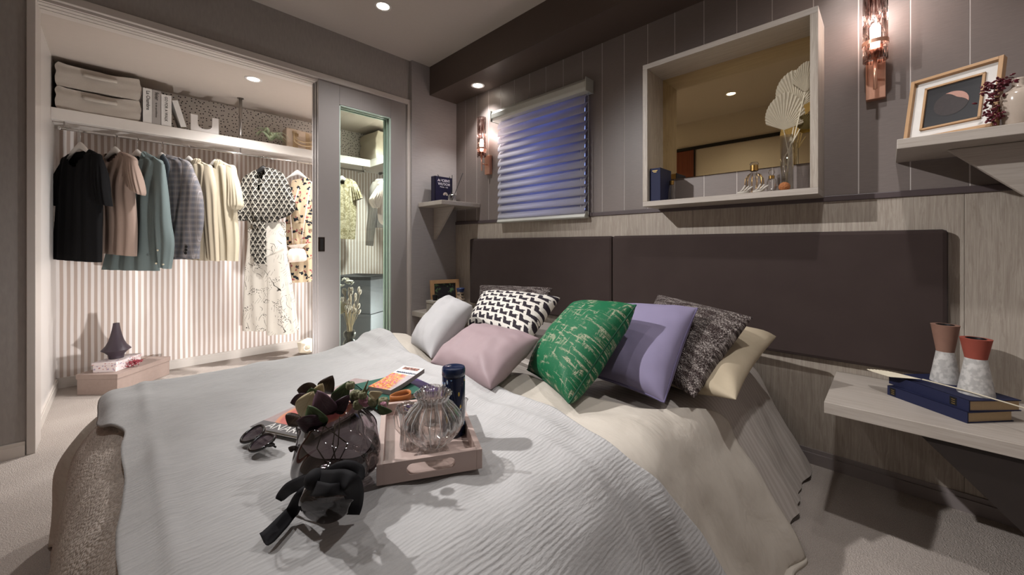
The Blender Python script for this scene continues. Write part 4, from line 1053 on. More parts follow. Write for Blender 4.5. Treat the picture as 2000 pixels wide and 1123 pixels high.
m.color(m.mix(((v1 + (n-.5)*.5) < .22), m.mix(((v2 + (n-.5)*.5) < .20), '#d3c7c6', '#9a8ea6'), '#a8736f')); flo = m.m
cb = on(262, 706, 'z', hb_+.04); cb2 = cen - ux*.055 + uy*.005
carton('gift_box', 'small floral paper box on the dusty rose cardboard box', (cb2.x, cb2.y), ang+.12, .20, .125, .062, flo, flo, .018, hb_+.001)
# plum vase with a flared skirt
vz = hb_ + .0635; vc = cb2 - ux*.0 + uy*.01
t = thing('vase', 'dark plum spinning-top vase standing on the floral box', 'vase', (vc.x, vc.y, vz))
prof = [(.001, .0), (.036, .0), (.037, .012), (.040, .026), (.058, .046), (.072, .056), (.066, .064), (.050, .085), (.037, .115), (.028, .15), (.021, .185), (.0165, .215), (.0155, .228), (.012, .228), (.012, .19), (.001, .18)]
plum = plain('plum_ceramic', '#3b3038', .45, vary=.05)
MB().lathe([(r, vz+z) for r, z in prof], (vc.x, vc.y, 0), 40).build('body', plum, t, auto=50)
# crimson dried sprig
t = thing('dried_sprig', 'crimson dried flower sprig draped over the floral box', 'dried flowers', (cb2.x+.08, cb2.y-.04, hb_))
red = plain('crimson_dry', '#9a3f4a', .7, vary=.15, scale=80); mb = MB(); st = MB()
sp0 = on(233, 714, 'z', hb_+.012); sp1 = on(279, 701, 'z', hb_+.05); rr = random.Random(5)
for k in range(420):
    a = rr.random(); q = sp0.lerp(sp1, a); w_ = .020*math.sin(PI*min(1, a*.9+.12)); q = q + Vector((rr.gauss(0, w_*.8), rr.gauss(0, w_*.6), rr.gauss(0, w_*.6) - .006)); q.z = max(hb_+.004, q.z)
    mb.ball(q, rr.uniform(.002, .0042), 5, 3)
st.tube([sp0 - (sp1-sp0)*.1, sp0, sp1, sp1 + (sp1-sp0)*.45 + Vector((0, 0, .01))], .0012, 5); st.build('stem', plain('dry_stem', '#7a5f43', .8), t)
o = mb.build('blossom', red, t); o['kind'] = 'stuff'
# faceted glass lantern near the doors
q = on(592, 692, 'z', 0)
t = thing('paper_lantern', 'cream faceted lantern on the closet floor by the sliding doors', 'lantern', (1.135, 3.55, 0))
bm = bmesh.new(); bmesh.ops.create_icosphere(bm, subdivisions=1, radius=.085)
me = bpy.data.meshes.new('shell')
for v in bm.verts: v.co = Vector((v.co.x*1.1, v.co.y, max(-.07, min(.07, v.co.z))))
bm.to_mesh(me); bm.free(); me.materials.append(plain('lantern_paper', '#d2c7b4', .6, vary=.05)); o = bpy.data.objects.new('shell', me); COL.objects.link(o); o.parent = t; o.location = (0, 0, .0705); o.rotation_euler = (0, 0, .4)
mb = MB(); mb.lathe([(.028, 0), (.03, .004), (.022, .008), (.02, .0)], (0, 0, 0), 20, M=Matrix.Translation((1.135-.03, 3.55-.078, .075)) @ Matrix.Rotation(PI/2, 4, 'X') @ Matrix.Rotation(0, 4, 'Z')); mb.build('opening', plain('lantern_ring', '#e3dbcb', .5), t, smooth=True)
# grey storage boxes behind the glass
gm = plain('charcoal_felt', '#5b5b60', .85, vary=.06, scale=80); gtop = plain('charcoal_top', '#2f2e30', .8)
def felt(z0, h, c, ang, w, d, label):
    t = thing('storage_cube', label, 'storage box', (c[0], c[1], z0), 'charcoal storage cubes'); Mx = Matrix.Translation((c[0], c[1], z0)) @ Matrix.Rotation(ang, 4, 'Z')
    MB().box((-w/2, -d/2, 0), (w/2, d/2, h-.02), Mx).build('body', gm, t, bevel=.006)
    mb = MB(); mb.box((-w/2-.003, -d/2-.003, h-.03), (w/2+.003, d/2+.003, h), Mx); mb.build('lid', gtop if z0 > .2 else gm, t, bevel=.004)
corner = on(724.6, 541, 'z', .655); ca = math.radians(30)
wx, wy = .36, .42
cc = corner + Vector((math.cos(ca), math.sin(ca), 0))*wx/2 + Vector((-math.sin(ca), math.cos(ca), 0))*wy/2
felt(.002, .325, cc, ca, wx, wy, 'charcoal felt storage cube at the bottom of the pair behind the glass')
felt(.328, .327, cc, ca, wx-.014, wy-.014, 'charcoal felt storage cube stacked on its twin behind the glass')
# bubble vase with dried flowers
q = on(683, 690, 'y', 3.02); bxv, byv = q.x, 3.02
t = thing('bubble_vase', 'clear bubble glass vase behind the sliding glass', 'vase', (bxv, byv, .002))
prof = [(.02, .0), (.045, .0), (.048, .03), (.030, .07), (.026, .085), (.038, .10), (.046, .12), (.038, .142), (.026, .152), (.040, .162), (.044, .185), (.036, .20), (.033, .20), (.041, .185), (.037, .165), (.023, .152), (.035, .14), (.043, .12), (.035, .103), (.023, .085), (.027, .07), (.045, .03), (.042, .004), (.02, .004)]
M['clear'] = glassm('clear_glass', '#fbfaf8', .0, 1.5)
M['amberglass'] = glassm('blush_glass', '#f3d6c4', .0, 1.5)
MB().lathe([(r*1.1, .002+z*1.3) for r, z in prof], (bxv, byv, 0), 32).build('glass', M['clear'], t, smooth=True)
t = thing('dried_bouquet', 'bouquet of bleached bunny tail grass and dried petals in the bubble vase', 'dried flowers', (bxv, byv, .08))
blm = plain('bleached_bloom', '#cfbfb2', .9, vary=.08, scale=60); blw = plain('ivory_petal', '#d9d2c5', .85, vary=.05); stm = plain('straw_stem', '#bfa885', .8); rr = random.Random(11)
for k in range(46):
    a = rr.uniform(0, 2*PI); sp = rr.uniform(.0, .085); hh = rr.uniform(.40, .585)
    top = Vector((bxv + sp*math.cos(a), byv + sp*math.sin(a)*.8, hh)); mid = Vector((bxv + sp*.25*math.cos(a), byv + sp*.25*math.sin(a), .29))
    MB().tube([(bxv + .01*math.cos(a+2), byv + .01*math.sin(a+2), .012), mid, top], .0011, 4).build('stem', stm, t)
    dr_ = (top-mid).normalized(); Q = dr_.to_track_quat('Z', 'Y').to_matrix().to_4x4()
    MB().ball(top, .010, 7, 5, (1, 1, 2.2), Q).build('bunny_tail', blm, t, smooth=True)
for k in range(16):
    c = Vector((bxv - .03 + rr.uniform(-.035, .04), byv + rr.uniform(-.03, .03), .60 + rr.uniform(-.03, .08))); Q = Matrix.Rotation(rr.uniform(0, 6), 4, 'Z') @ Matrix.Rotation(rr.uniform(-1, 1), 4, 'X')
    MB().ball(c, .021, 8, 5, (1, .9, .22), Q).build('petal', blw, t, smooth=True)
MB().tube([(bxv, byv, .02), (bxv-.02, byv, .25), (bxv-.032, byv, .60)], .0016, 5).build('stem', stm, t)
mb = MB(); c = Vector((bxv-.07, byv, .45)); mb.ball(c, .045, 12, 6, (1, .25, 1.15)); mb.build('palm_leaf', plain('palm_cream', '#c9bb98', .8), t, smooth=True)

# glowing globe lamp on the closet floor, half hidden by the door stile
gx, gy, gr = 1.665, 2.975, .075
t = thing('globe_lamp', 'white glowing globe lamp on the closet floor beside the charcoal cubes', 'lamp', (gx, gy, .001))
MB().lathe([(.001, .001), (.05, .001), (.05, .01), (.02, .016), (.015, .05), (.001, .05)], (gx, gy, 0), 28).build('base', M['white'], t, auto=40)
MB().ball((gx, gy, .05+gr), gr, 28, 18).build('globe', emit('globe_glow', '#fffaf4', 5.0), t, smooth=True)
l = bpy.data.lights.new('globe', 'POINT'); l.energy = 13; l.color = WARM; l.shadow_soft_size = gr
o = bpy.data.objects.new('lamp_light', l); COL.objects.link(o); o.parent = t; o.location = (0, 0, .05+gr*2+.08)
# ================================================================== things on the bed
def zq(x, y): return BZ + .052 + qld(x, y) + .0045
ZQ = max(zq(.2 + .06*i, .6 + .08*j) for i in range(8) for j in range(10)) + .001
def bq(px_, py_, dz=0): return on(px_, py_, 'z', ZQ + dz)
# ---- tray
A = bq(735, 950); Bp = bq(942, 915); W_ = (Bp-A).length; L_ = .300
ux = (Bp-A).normalized(); uy = Vector((-ux.y, ux.x, 0)); TM = Matrix((ux, uy, Vector((0, 0, 1)))).transposed().to_4x4(); TM.translation = A
tray_m = plain('blush_lacquer', '#b7a29a', .35, vary=.03); th, hh = .012, .040
t = thing('tray', 'blush wooden tray with handle slots on the quilt', 'tray', (A + ux*W_/2 + uy*L_/2))
MB().box((th, th, .004), (W_-th, L_-th, .010), TM).build('base', tray_m, t)
for x in (0, W_-th): MB().box((x, 0, .0), (x+th, L_, hh), TM).build('side', tray_m, t, bevel=.001)
for y in (0, L_-th):
    mb = MB(); n = 10; w2, z2, r = .047, .022, .0105; hole = []
    for k in range(n+1): a = -PI/2 + PI*k/n; hole.append((W_/2 + w2-r + r*math.cos(a), z2 + r*math.sin(a)))
    for k in range(n+1): a = PI/2 + PI*k/n; hole.append((W_/2 - w2+r + r*math.cos(a), z2 + r*math.sin(a)))
    # ring of quads between hole and rectangle outline
    N = len(hole); out = []
    x0, x1 = th, W_-th
    for (a, b) in hole:
        dx, dz = a - W_/2, b - z2
        k = min((x1-W_/2)/abs(dx) if abs(dx) > 1e-6 else 9, ((hh-z2) if dz > 0 else z2)/abs(dz) if abs(dz) > 1e-6 else 9)
        out.append((W_/2 + dx*k, z2 + dz*k))
    corners = {0: (x1, 0), 1: (x1, hh), 2: (x0, hh), 3: (x0, 0)}
    def near(c): return min(range(N), key=lambda i: (out[i][0]-c[0])**2 + (out[i][1]-c[1])**2)
    for c in corners.values(): out[near(c)] = c
    hi = [[mb.vert(TM @ Vector((a, yy, b))) for a, b in hole] for yy in (y, y+th)]; oi = [[mb.vert(TM @ Vector((a, yy, b))) for a, b in out] for yy in (y, y+th)]
    for k in range(N):
        q = (k+1) % N
        mb.face(hi[0][k], hi[0][q], oi[0][q], oi[0][k]); mb.face(hi[1][q], hi[1][k], oi[1][k], oi[1][q]); mb.face(hi[0][q], hi[0][k], hi[1][k], hi[1][q]); mb.face(oi[0][k], oi[0][q], oi[1][q], oi[1][k])
    mb.build('handle_side', tray_m, t)
TZ = ZQ + .0105
# ---- ribbed glass teapot
def gl_mat():
    m = bpy.data.materials.new('ribbed_glass'); m.use_nodes = True; nt = m.node_tree; nt.nodes.remove(nt.nodes['Principled BSDF'])
    tr = nt.nodes.new('ShaderNodeBsdfTransparent'); tr.inputs[0].default_value = (.93, .92, .91, 1)
    gl = nt.nodes.new('ShaderNodeBsdfGlossy'); gl.inputs['Roughness'].default_value = .03
    lw = nt.nodes.new('ShaderNodeLayerWeight'); lw.inputs[0].default_value = .42
    mr = nt.nodes.new('ShaderNodeMapRange'); mr.inputs[1].default_value = .02; mr.inputs[2].default_value = .9; mr.inputs[3].default_value = .05; mr.inputs[4].default_value = .85
    nt.links.new(lw.outputs['Facing'], mr.inputs[0]); mx = nt.nodes.new('ShaderNodeMixShader'); nt.links.new(mr.outputs[0], mx.inputs[0]); nt.links.new(tr.outputs[0], mx.inputs[1]); nt.links.new(gl.outputs[0], mx.inputs[2])
    nt.links.new(mx.outputs[0], nt.nodes['Material Output'].inputs[0]); return m
M['ribglass'] = gl_mat()
tp = on(846, 884, 'z', TZ); 
t = thing('glass_teapot', 'ribbed clear glass teapot with flared rim standing in the tray', 'teapot', (tp.x, tp.y, TZ))
prof = [(.001, .003), (.030, .0), (.034, .003), (.026, .014), (.024, .020), (.040, .030), (.054, .046), (.061, .064), (.058, .082), (.046, .098), (.034, .108), (.031, .114), (.036, .124), (.040, .128), (.0385, .1285), (.029, .115), (.032, .107), (.044, .096), (.055, .082), (.058, .064), (.051, .047), (.037, .033), (.020, .026), (.001, .024)]
MB().lathe([(r, z+TZ) for r, z in prof], (tp.x, tp.y, 0), 120, ribs=18, ribd=.028).build('body', M['ribglass'], t, smooth=True)
flm = bpy.data.materials.new('white_glint_glass'); flm.use_nodes = True  # whitish rods along the ribs, their bright refraction glints put into the colour
def _fl():
    nt = flm.node_tree; b = nt.nodes['Principled BSDF']; b.inputs['Base Color'].default_value = (.8, .79, .78, 1); b.inputs['Roughness'].default_value = .06; b.inputs['Specular IOR Level'].default_value = .9
    tr = nt.nodes.new('ShaderNodeBsdfTransparent'); mx = nt.nodes.new('ShaderNodeMixShader'); mx.inputs[0].default_value = .42
    nt.links.new(tr.outputs[0], mx.inputs[1]); nt.links.new(b.outputs[0], mx.inputs[2]); nt.links.new(mx.outputs[0], nt.nodes['Material Output'].inputs[0])
_fl()
def glint_flutes(t, c, prof, n, z0, r=.0011):
    for k in range(n):
        a = 2*PI*(k+.5)/n; MB().tube([(c.x + rr_*1.01*math.cos(a), c.y + rr_*1.01*math.sin(a), z0+zz_) for rr_, zz_ in prof], r, 5).build('glint_flute', flm, t, smooth=True)
glint_flutes(t, tp, [(.025, .020), (.040, .030), (.054, .046), (.061, .064), (.058, .082), (.046, .098), (.034, .108), (.031, .114), (.036, .124), (.040, .128)], 18, TZ)
cr_ = Vector((_c, -_s, 0))      # picture-right direction on the floor
pts = [Vector((tp.x, tp.y, TZ)) - cr_*a + Vector((0, 0, z)) for a, z in ((.036, .100), (.055, .108), (.074, .100), (.082, .078), (.078, .054), (.064, .038), (.048, .036))]
MB().tube(pts, .0045, 10).build('handle', M['ribglass'], t, smooth=True)
pts = [Vector((tp.x, tp.y, TZ)) + cr_*a*.95 - Vector((_s, _c, 0))*a*.25 + Vector((0, 0, z)) for a, z in ((.054, .056), (.066, .072), (.071, .095), (.075, .118), (.078, .124))]
MB().tube(pts, [.008, .0055, .0045, .004, .0038], 12).build('spout', M['ribglass'], t, smooth=True)
pass
def cup(p, label):
    t = thing('glass_cup', label, 'cup', (p.x, p.y, TZ))
    prof = [(.001, .002), (.020, .0), (.021, .004), (.019, .03), (.020, .055), (.024, .078), (.028, .088), (.0268, .0885), (.0225, .078), (.0185, .055), (.0175, .03), (.018, .008), (.001, .007)]
    MB().lathe([(r, z+TZ) for r, z in prof], (p.x, p.y, 0), 96, ribs=18, ribd=.03).build('bowl', M['ribglass'], t, smooth=True)
    glint_flutes(t, p, [(.021, .004), (.019, .03), (.020, .055), (.024, .078), (.028, .088)], 16, TZ, .0007)
cup(on(800, 872, 'z', TZ), 'ribbed clear glass cup beside the teapot handle'); cup(on(843, 826, 'z', TZ), 'ribbed clear glass cup between the blue canister and the green book')
# ---- blue canister
bp = on(886, 846, 'z', TZ)
t = thing('blue_canister', 'dark blue glass canister flecked with yellow and pale blue', 'canister', (bp.x, bp.y, TZ))
m = Mat('flecked_blue_glass', '#0c1a3c', .12, spec=.6); x, y, z = m.xyz(); v = m.voro(120, vec=m.comb(x*1.0, y*1.0, z*.42), rnd=1, dim='3D'); sel = m.noise(60, 1)
m.color(m.mix((v < .30)*(z > .015)*(z < .135), '#0b1733', m.mix(sel.sstep(.45, .6), '#7f9fc4', '#b89a3c'))); 
MB().lathe([(.001, 0), (.026, 0), (.027, .003), (.027, .136), (.0262, .138)], (bp.x, bp.y, TZ), 40, cap1=True).build('body', m.m, t, auto=50)
MB().lathe([(.0265, .1385), (.0275, .140), (.0275, .154), (.0262, .157), (.022, .157), (.021, .1565), (.001, .1565)], (bp.x, bp.y, TZ), 40).build('lid', plain('navy_lid', '#10203f', .15, spec=.6), t, auto=50)
# ---- magazine with a fig, purple book, green book, city magazine
def slab(corners, h, lay=0): 
    return corners
def quadbook(name, label, c0, c1, c3, h, cover, pages, z, cat='book', depth=None, spine_side=None):
    """lying book; c0 near corner, c1 along width, c3 along height (3d points on plane z)"""
    c0 = Vector(c0); a = Vector(c1)-c0; a.z = 0; b = Vector(c3)-c0; b.z = 0
    ux = a.normalized(); uy = (b - ux*b.dot(ux)).normalized(); w_ = a.length; d_ = abs(b.dot(uy))
    Mx = Matrix((ux, uy, Vector((0, 0, 1)))).transposed().to_4x4(); Mx.translation = (c0.x, c0.y, z)
    flip = ux.cross(uy).z < 0
    t = thing(name, label, cat, (c0 + a/2 + b/2)[:2] + (z,))
    th = min(.0025, h*.2)
    MB().box((0, 0, 0), (w_, d_, th), Mx).build('cover', cover, t); MB().box((0, 0, h-th), (w_, d_, h), Mx).build('cover', cover, t)
    MB().box((.003, .003, th), (w_-.003, d_-.003, h-th), Mx).build('pages', pages, t)
    if spine_side == 'x0': MB().box((-.001, 0, 0), (.003, d_, h), Mx).build('spine', cover, t)
    if spine_side == 'x1': MB().box((w_-.003, 0, 0), (w_+.001, d_, h), Mx).build('spine', cover, t)
    if spine_side == 'y0': MB().box((0, -.001, 0), (w_, .003, h), Mx).build('spine', cover, t)
    return t, Mx, w_, d_
m = Mat('fig_cover', '#a08886', .4); x, y, z = m.xyz('UV'); vv = m.comb(x, y, 0)
r_ = ((x-.50)*(x-.50)*.55 + (y-.30)*(y-.30)*1.4).pow(.5); n = m.noise(18, 3, kind='UV')
col = m.mix(r_.sstep(.33, .31), m.mix(n, '#8d7776', '#b09a98'), m.mix(r_.sstep(.30, .27), '#c9825e', m.mix(n, '#a8423f', '#c4695c')))
m.color(m.mix((y < .1), col, '#4a4648')); figm = m.m
a0, a1, a3 = bq(488, 838), bq(604, 862), bq(693, 742)
t, Mx, w_, d_ = quadbook('magazine', 'magazine with a cut fig on its cover under the smoky vase', a0, a1, a3, .006, M['bookwhite'], M['paper'], ZQ, 'magazine')
mb = MB(); P_ = [[(x*w_, y*d_, .0063) for y in (0, 1)] for x in (0, 1)]; mb.grid([[Mx @ Vector(q) for q in r] for r in P_], [[(0, 0), (0, 1)], [(1, 0), (1, 1)]]); mb.build('cover_print', figm, t, fix=False)
mb = MB(); text_mesh(mb, 'ANAREK', .036, Mx @ frame3((.035, .008, .0066), (1, 0, 0), (0, 1, 0)), ext=.0002); mb.build('lettering', plain('white_ink', '#d8d4d0', .5), t)
pz = ZQ
c0, c1, c3 = bq(876, 772), bq(808, 742), bq(790, 800)
t, Mx, w_, d_ = quadbook('book', 'purple book lying under the green one', on(880, 776, 'z', pz), on(797, 738, 'z', pz), on(790, 800, 'z', pz), .012, plain('purple_cover', '#4a3468', .5), M['paper'], pz)
gz = ZQ + .0125
t, Mx, w_, d_ = quadbook('book', 'green cloth book with tan pages beside the tray', on(737, 800, 'z', gz), on(827, 775, 'z', gz), on(700, 760, 'z', gz), .018, plain('green_cloth', '#1f5345', .7, vary=.06), M['paper_tan'], gz, spine_side='x0')
mz = gz + .0185
c0, c1, c3 = on(719, 764, 'z', mz), on(761, 772, 'z', mz), on(761, 727, 'z', mz)
t = thing('magazine', 'glossy magazine with an orange market photo on top of the green book', 'magazine', (c0+(c1-c0)/2+(c3-c0)/2)[:2]+(mz,))
a = c1-c0; a.z = 0; b = c3-c0; b.z = 0; w_ = a.length*1.05; ux = a.normalized(); uy = (b-ux*b.dot(ux)).normalized(); d_ = abs(b.dot(uy))
m = Mat('market_cover', '#ddd8d4', .25, spec=.5); x, y, z = m.xyz('UV'); n = m.noise(9, 2, kind='UV', stretch=(1, 2.2, 1), dist=.6); n2 = m.noise(13, 2, vec=m.comb(x, y, 4))
art = m.mix(n.sstep(.42, .5), m.mix(n2.sstep(.45, .55), '#b13a2a', '#d97f2b'), m.mix(n2.sstep(.42, .58), '#d9b24a', '#c45a7a'))
art = m.mix((x + y*.3).sstep(.75, 1.0), art, '#b7aaae'); art = m.mix((y < .66), '#ddd9d6', art)
m.color(m.mix((y > .86)*(y < .965)*(x > .12)*(x < .86), art, m.mix(n2.sstep(.4, .6), '#5b2f2b', '#a8776b'))); mk = m.m
def mp(x, y, dz=0):
    lift = .018*max(0, y-.25)**1.4*1.2 + .002*math.sin(y*3)
    return Vector((c0.x, c0.y, mz)) + ux*x*w_ + uy*y*d_ + Vector((0, 0, .001 + lift + dz))
N_ = 14
mb = MB(); mb.grid([[mp(i/4, j/N_, .0135) for j in range(N_+1)] for i in range(5)], [[(i/4, j/N_) for j in range(N_+1)] for i in range(5)]); mb.build('cover_print', mk, t, smooth=True, fix=False)
mb = MB(); rings = [[mp(0, j/N_), mp(1, j/N_), mp(1, j/N_, .013), mp(0, j/N_, .013)] for j in range(N_+1)]; mb.loft(rings, True, True, True); mb.build('pages', plain('grey_pages', '#7d7470', .6, vary=.1, scale=300), t)
MT = Matrix.Identity(4); o_ = mp(.10, .70, .0142); xd = (mp(.9, .70)-mp(.1, .70)); yd = mp(.1, .85)-mp(.1, .70)
mb = MB(); text_mesh(mb, 'MARRAKECH', w_*.150, frame3(o_, xd, yd), ext=.0002, bold=True); mb.build('lettering', plain('navy_ink', '#2a3f66', .5), t)
# tan leather loop by the tray
lp = [on(q[0], q[1], 'z', ZQ+.034) for q in ((762, 786), (775, 778), (795, 773), (802, 777), (798, 783), (780, 787))]
pts = [Vector((p.x, p.y, ZQ+.036)) for p in lp]
def spline(P_, n=6, closed=False):
    out = []; N = len(P_)
    for i in range(N if closed else N-1):
        g = lambda k: P_[k % N] if closed else P_[max(0, min(N-1, k))]
        a, b, c, d = g(i-1), g(i), g(i+1), g(i+2)
        for k in range(n):
            t_ = k/n; out.append(.5*((2*b) + (c-a)*t_ + (2*a-5*b+4*c-d)*t_*t_ + (-a+3*b-3*c+d)*t_**3))
    if not closed: out.append(P_[-1])
    return out
lo = spline(pts, 6, True)
mb = MB(); P_ = [[p, p + Vector((0, 0, .016))] for p in lo + [lo[0]]]; mb.grid(P_)
tag(setloc(mb.build('leather_loop', plain('tan_leather', '#a8642f', .5, vary=.08), None, smooth=True, solid=.003), (pts[0].x, pts[0].y, ZQ+.036)), 'tan leather strap loop lying on the green book by the tray', 'strap')

# ---- sunglasses
m = Mat('smoked_lens', '#2a2029', .05, spec=.7); lens_m = m.m; m.set('Alpha', .93); frm = plain('black_acetate', '#141011', .15, spec=.6)
g1, g2 = on(491, 846, 'z', ZQ+.016), on(513, 867, 'z', ZQ+.016)
t = thing('sunglasses', 'black cat-eye sunglasses lying on the quilt', 'sunglasses', ((g1.x+g2.x)/2, (g1.y+g2.y)/2, ZQ))
ax = (g2-g1).normalized(); back = Vector((ax.y, -ax.x, 0)) 
if back.dot(Vector((1, 0, 0))) < 0: back = -back      # away from the camera
sep = .058; mid = (g1+g2)/2; up = (Vector((0, 0, 1))*.36 + back*.93).normalized()
for s_ in (-1, 1):
    c = mid + ax*s_*sep/2; ring = []
    for k in range(28):
        a = 2*PI*k/28; ex = .0265*math.cos(a)*(1 + .10*math.sin(a)); ey = .0235*math.sin(a) + .008*max(0, s_*math.cos(a))*max(0, math.sin(a))
        ring.append(c + ax*ex + up*ey)
    nrm_ = ax.cross(up)
    mb = MB(); i0 = mb.vert(c + nrm_*.002); ids = [mb.vert(p) for p in ring]
    for k in range(28): mb.face(i0, ids[k], ids[(k+1) % 28])
    mb.build('lens', lens_m, t, smooth=True)
    MB().tube(ring + [ring[0]], .0032, 8).build('rim', frm, t, smooth=True)
    tip = c + ax*s_*.030 + up*.012
    pts = spline([tip, tip + back*.004 - Vector((0, 0, .006)), tip - ax*s_*.03 - Vector((0, 0, .014)) - back*.004*s_, tip - ax*s_*.105 - Vector((0, 0, .018)) - back*.012*s_])
    MB().tube([p if p.z > ZQ+.002 else Vector((p.x, p.y, ZQ+.002)) for p in pts], .0022, 6).build('temple', frm, t, smooth=True)
MB().tube(spline([mid - ax*.005 + up*.004, mid + up*.010, mid + ax*.005 + up*.004]), .0022, 6).build('bridge', frm, t, smooth=True)

# ---- smoky crumpled vase lying on its side
base = on(638, 990, 'z', ZQ+.040); mouth = on(664, 846, 'z', ZQ+.072)
axis = (mouth-base); VL = axis.length; axn = axis.normalized(); sx = axn.cross(Vector((0, 0, 1))).normalized(); sz = sx.cross(axn)
def smoky():
    m = bpy.data.materials.new('smoky_glass'); m.use_nodes = True; nt = m.node_tree; nt.nodes.remove(nt.nodes['Principled BSDF'])
    tr = nt.nodes.new('ShaderNodeBsdfTransparent'); tr.inputs[0].default_value = (.085, .068, .072, 1)
    gl = nt.nodes.new('ShaderNodeBsdfGlossy'); gl.inputs['Roughness'].default_value = .05; gl.inputs[0].default_value = (.9, .88, .88, 1)
    tc = nt.nodes.new('ShaderNodeTexCoord'); no = nt.nodes.new('ShaderNodeTexNoise'); no.inputs['Scale'].default_value = 9; nt.links.new(tc.outputs['Object'], no.inputs['Vector'])
    bp_ = nt.nodes.new('ShaderNodeBump'); bp_.inputs['Distance'].default_value = .01; bp_.inputs['Strength'].default_value = .22; nt.links.new(no.outputs[0], bp_.inputs['Height'])
    nt.links.new(bp_.outputs[0], gl.inputs['Normal']); fr = facing_fac(nt, .07, .9, 3.0, bp_.outputs[0])
    mx = nt.nodes.new('ShaderNodeMixShader'); nt.links.new(fr, mx.inputs[0]); nt.links.new(tr.outputs[0], mx.inputs[1]); nt.links.new(gl.outputs[0], mx.inputs[2]); nt.links.new(mx.outputs[0], nt.nodes['Material Output'].inputs[0]); return m
sg = smoky()
t = thing('smoky_vase', 'dark smoky glass vase with crumpled folds lying on the quilt', 'vase', (base.lerp(mouth, .5).x, base.lerp(mouth, .5).y, ZQ))
rings = []
PR = [(0, .034), (.04, .040), (.14, .041), (.22, .036), (.30, .040), (.42, .058), (.58, .074), (.75, .077), (.9, .075), (1.0, .073)]
def rad(s):
    for (a, r0), (b, r1) in zip(PR[:-1], PR[1:]):
        if s <= b: return lerp(r0, r1, sm(a, b, s))
    return PR[-1][1]
for j in range(61):
    s = j/60; ring = []
    for k in range(84):
        a = 2*PI*k/84; r = rad(s)
        fold = .07*math.sin(3*a + 4*s + .4)*sm(.2, .7, s) + .05*math.sin(5*a - 6*s)*sm(.3, .8, s) + .16*math.exp(-((((a - 1.0 - 1.7*s) + PI) % (2*PI) - PI)/.16)**2)*sm(.25, .45, s)
        if s < .3: fold += .10*math.copysign(abs(math.cos(2.5*a))**.6, math.cos(2.5*a))*sm(.3, .05, s)
        r *= 1 + fold*.8
        hgt = base.z + axis.z*s
        p = base + axis*s + sx*r*1.0*math.cos(a) + sz*r*.86*math.sin(a)
        if p.z < ZQ+.001: p.z = ZQ+.001 + .0005*math.sin(k)
        ring.append(p)
    rings.append(ring)
mb = MB(); mb.loft(rings, True, True, False); mb.build('body', sg, t, smooth=True)
lip = rings[-1]; MB().tube(lip + [lip[0]], .0012, 6).build('lip', sg, t, smooth=True)
# ---- bouquet in the vase
t = thing('bouquet', 'bouquet of plum, green and cream leaves with small pink flowers in the smoky vase', 'bouquet', tuple(mouth))
def leafm(n, c1, c2, vein): 
    m = Mat(n, c1, .45, spec=.35); u, v, _ = m.xyz('UV'); k = m.noise(40, 2, kind='UV'); ve = ((v.abs()*3 + u*5).fract()-.5).abs().sstep(.44, .48).max(v.abs().sstep(.05, .02))
    m.color(m.mix(ve*.6, m.mix(k, c1, c2), vein)); return m.m
LM = dict(b=leafm('brown_leaf', '#332822', '#463730', '#64503e'), g=leafm('green_leaf', '#3a4a30', '#4b5d3d', '#65764f'), c=leafm('cream_leaf', '#c4b592', '#d2c4a0', '#b3a27a'), p=leafm('plum_leaf', '#5a424e', '#6a505c', '#7d6270'), d=leafm('dark_plum_leaf', '#2b1a22', '#3a2630', '#503642'))
CB['D'] = (540, 720, 240/1497)
fwd = Vector((_s, _c, 0)); 
def pl(q, dep): X, Y = px('D', q); return on_plane(X, Y, mouth + fwd*dep, -fwd)
def leaf(b, tip, wid, k, dep=0, curl=.15, wave=.06):
    B_, T_ = pl(b, dep-.050), pl(tip, dep-.062); ax_ = T_-B_; L = ax_.length; ax_.normalize(); sd = ax_.cross(fwd).normalized(); nn_ = sd.cross(ax_)
    if nn_.dot(fwd) > 0: nn_ = -nn_
    w_ = wid*1.2*240/1497/752*(mouth.dot(fwd)+dep)/2; P_ = []; UV = []
    for i in range(15):
        s = i/14; ww = w_*(math.sin(PI*s**.85)**.8 if 0 < s < 1 else 0) + .0004; row = []; uv = []
        for j in range(7):
            v = j/3-1
            p = B_ + ax_*L*s + sd*ww*v + nn_*(L*curl*math.sin(PI*s) - w_*.35*abs(v)**1.5*0 + w_*.12*abs(v)*math.sin(PI*s) + wave*w_*math.sin(s*9+v*3))
            if p.z < ZQ+.003: p.z = ZQ+.003
            row.append(p); uv.append((s, v))
        P_.append(row); UV.append(uv)
    mb = MB(); mb.grid(P_, UV); mb.build('leaf', LM[k], t, smooth=True, solid=.0008)
for a in [((500,240),(250,265),150,'b',.05), ((590,300),(685,85),165,'b',.055), ((735,480),(885,150),165,'g',.03), ((300,590),(450,280),190,'c',.02,.05), ((520,330),(560,180),110,'c',.045), ((700,550),(495,265),215,'p',.015), ((600,690),(385,450),190,'g',-.015),
          ((580,640),(240,640),170,'d',-.02,.2), ((270,560),(150,700),170,'b',.0), ((400,330),(170,420),120,'d',.03), ((380,340),(270,310),70,'p',.035), ((720,540),(890,320),130,'d',.02), ((480,330),(420,235),120,'g',.04), ((860,280),(760,520),120,'d',.04), ((920,420),(1040,260),120,'d',.05),
          ((250,960),(145,960),70,'b',.0), ((300,760),(470,850),140,'c',-.01,.05), ((1230,470),(1410,520),80,'g',.0), ((1130,330),(1290,290),90,'c',.0), ((1150,470),(1240,330),80,'g',.01)]:  # the low cream leaf stands in for a reflection in the smoky glass
    leaf(*a)
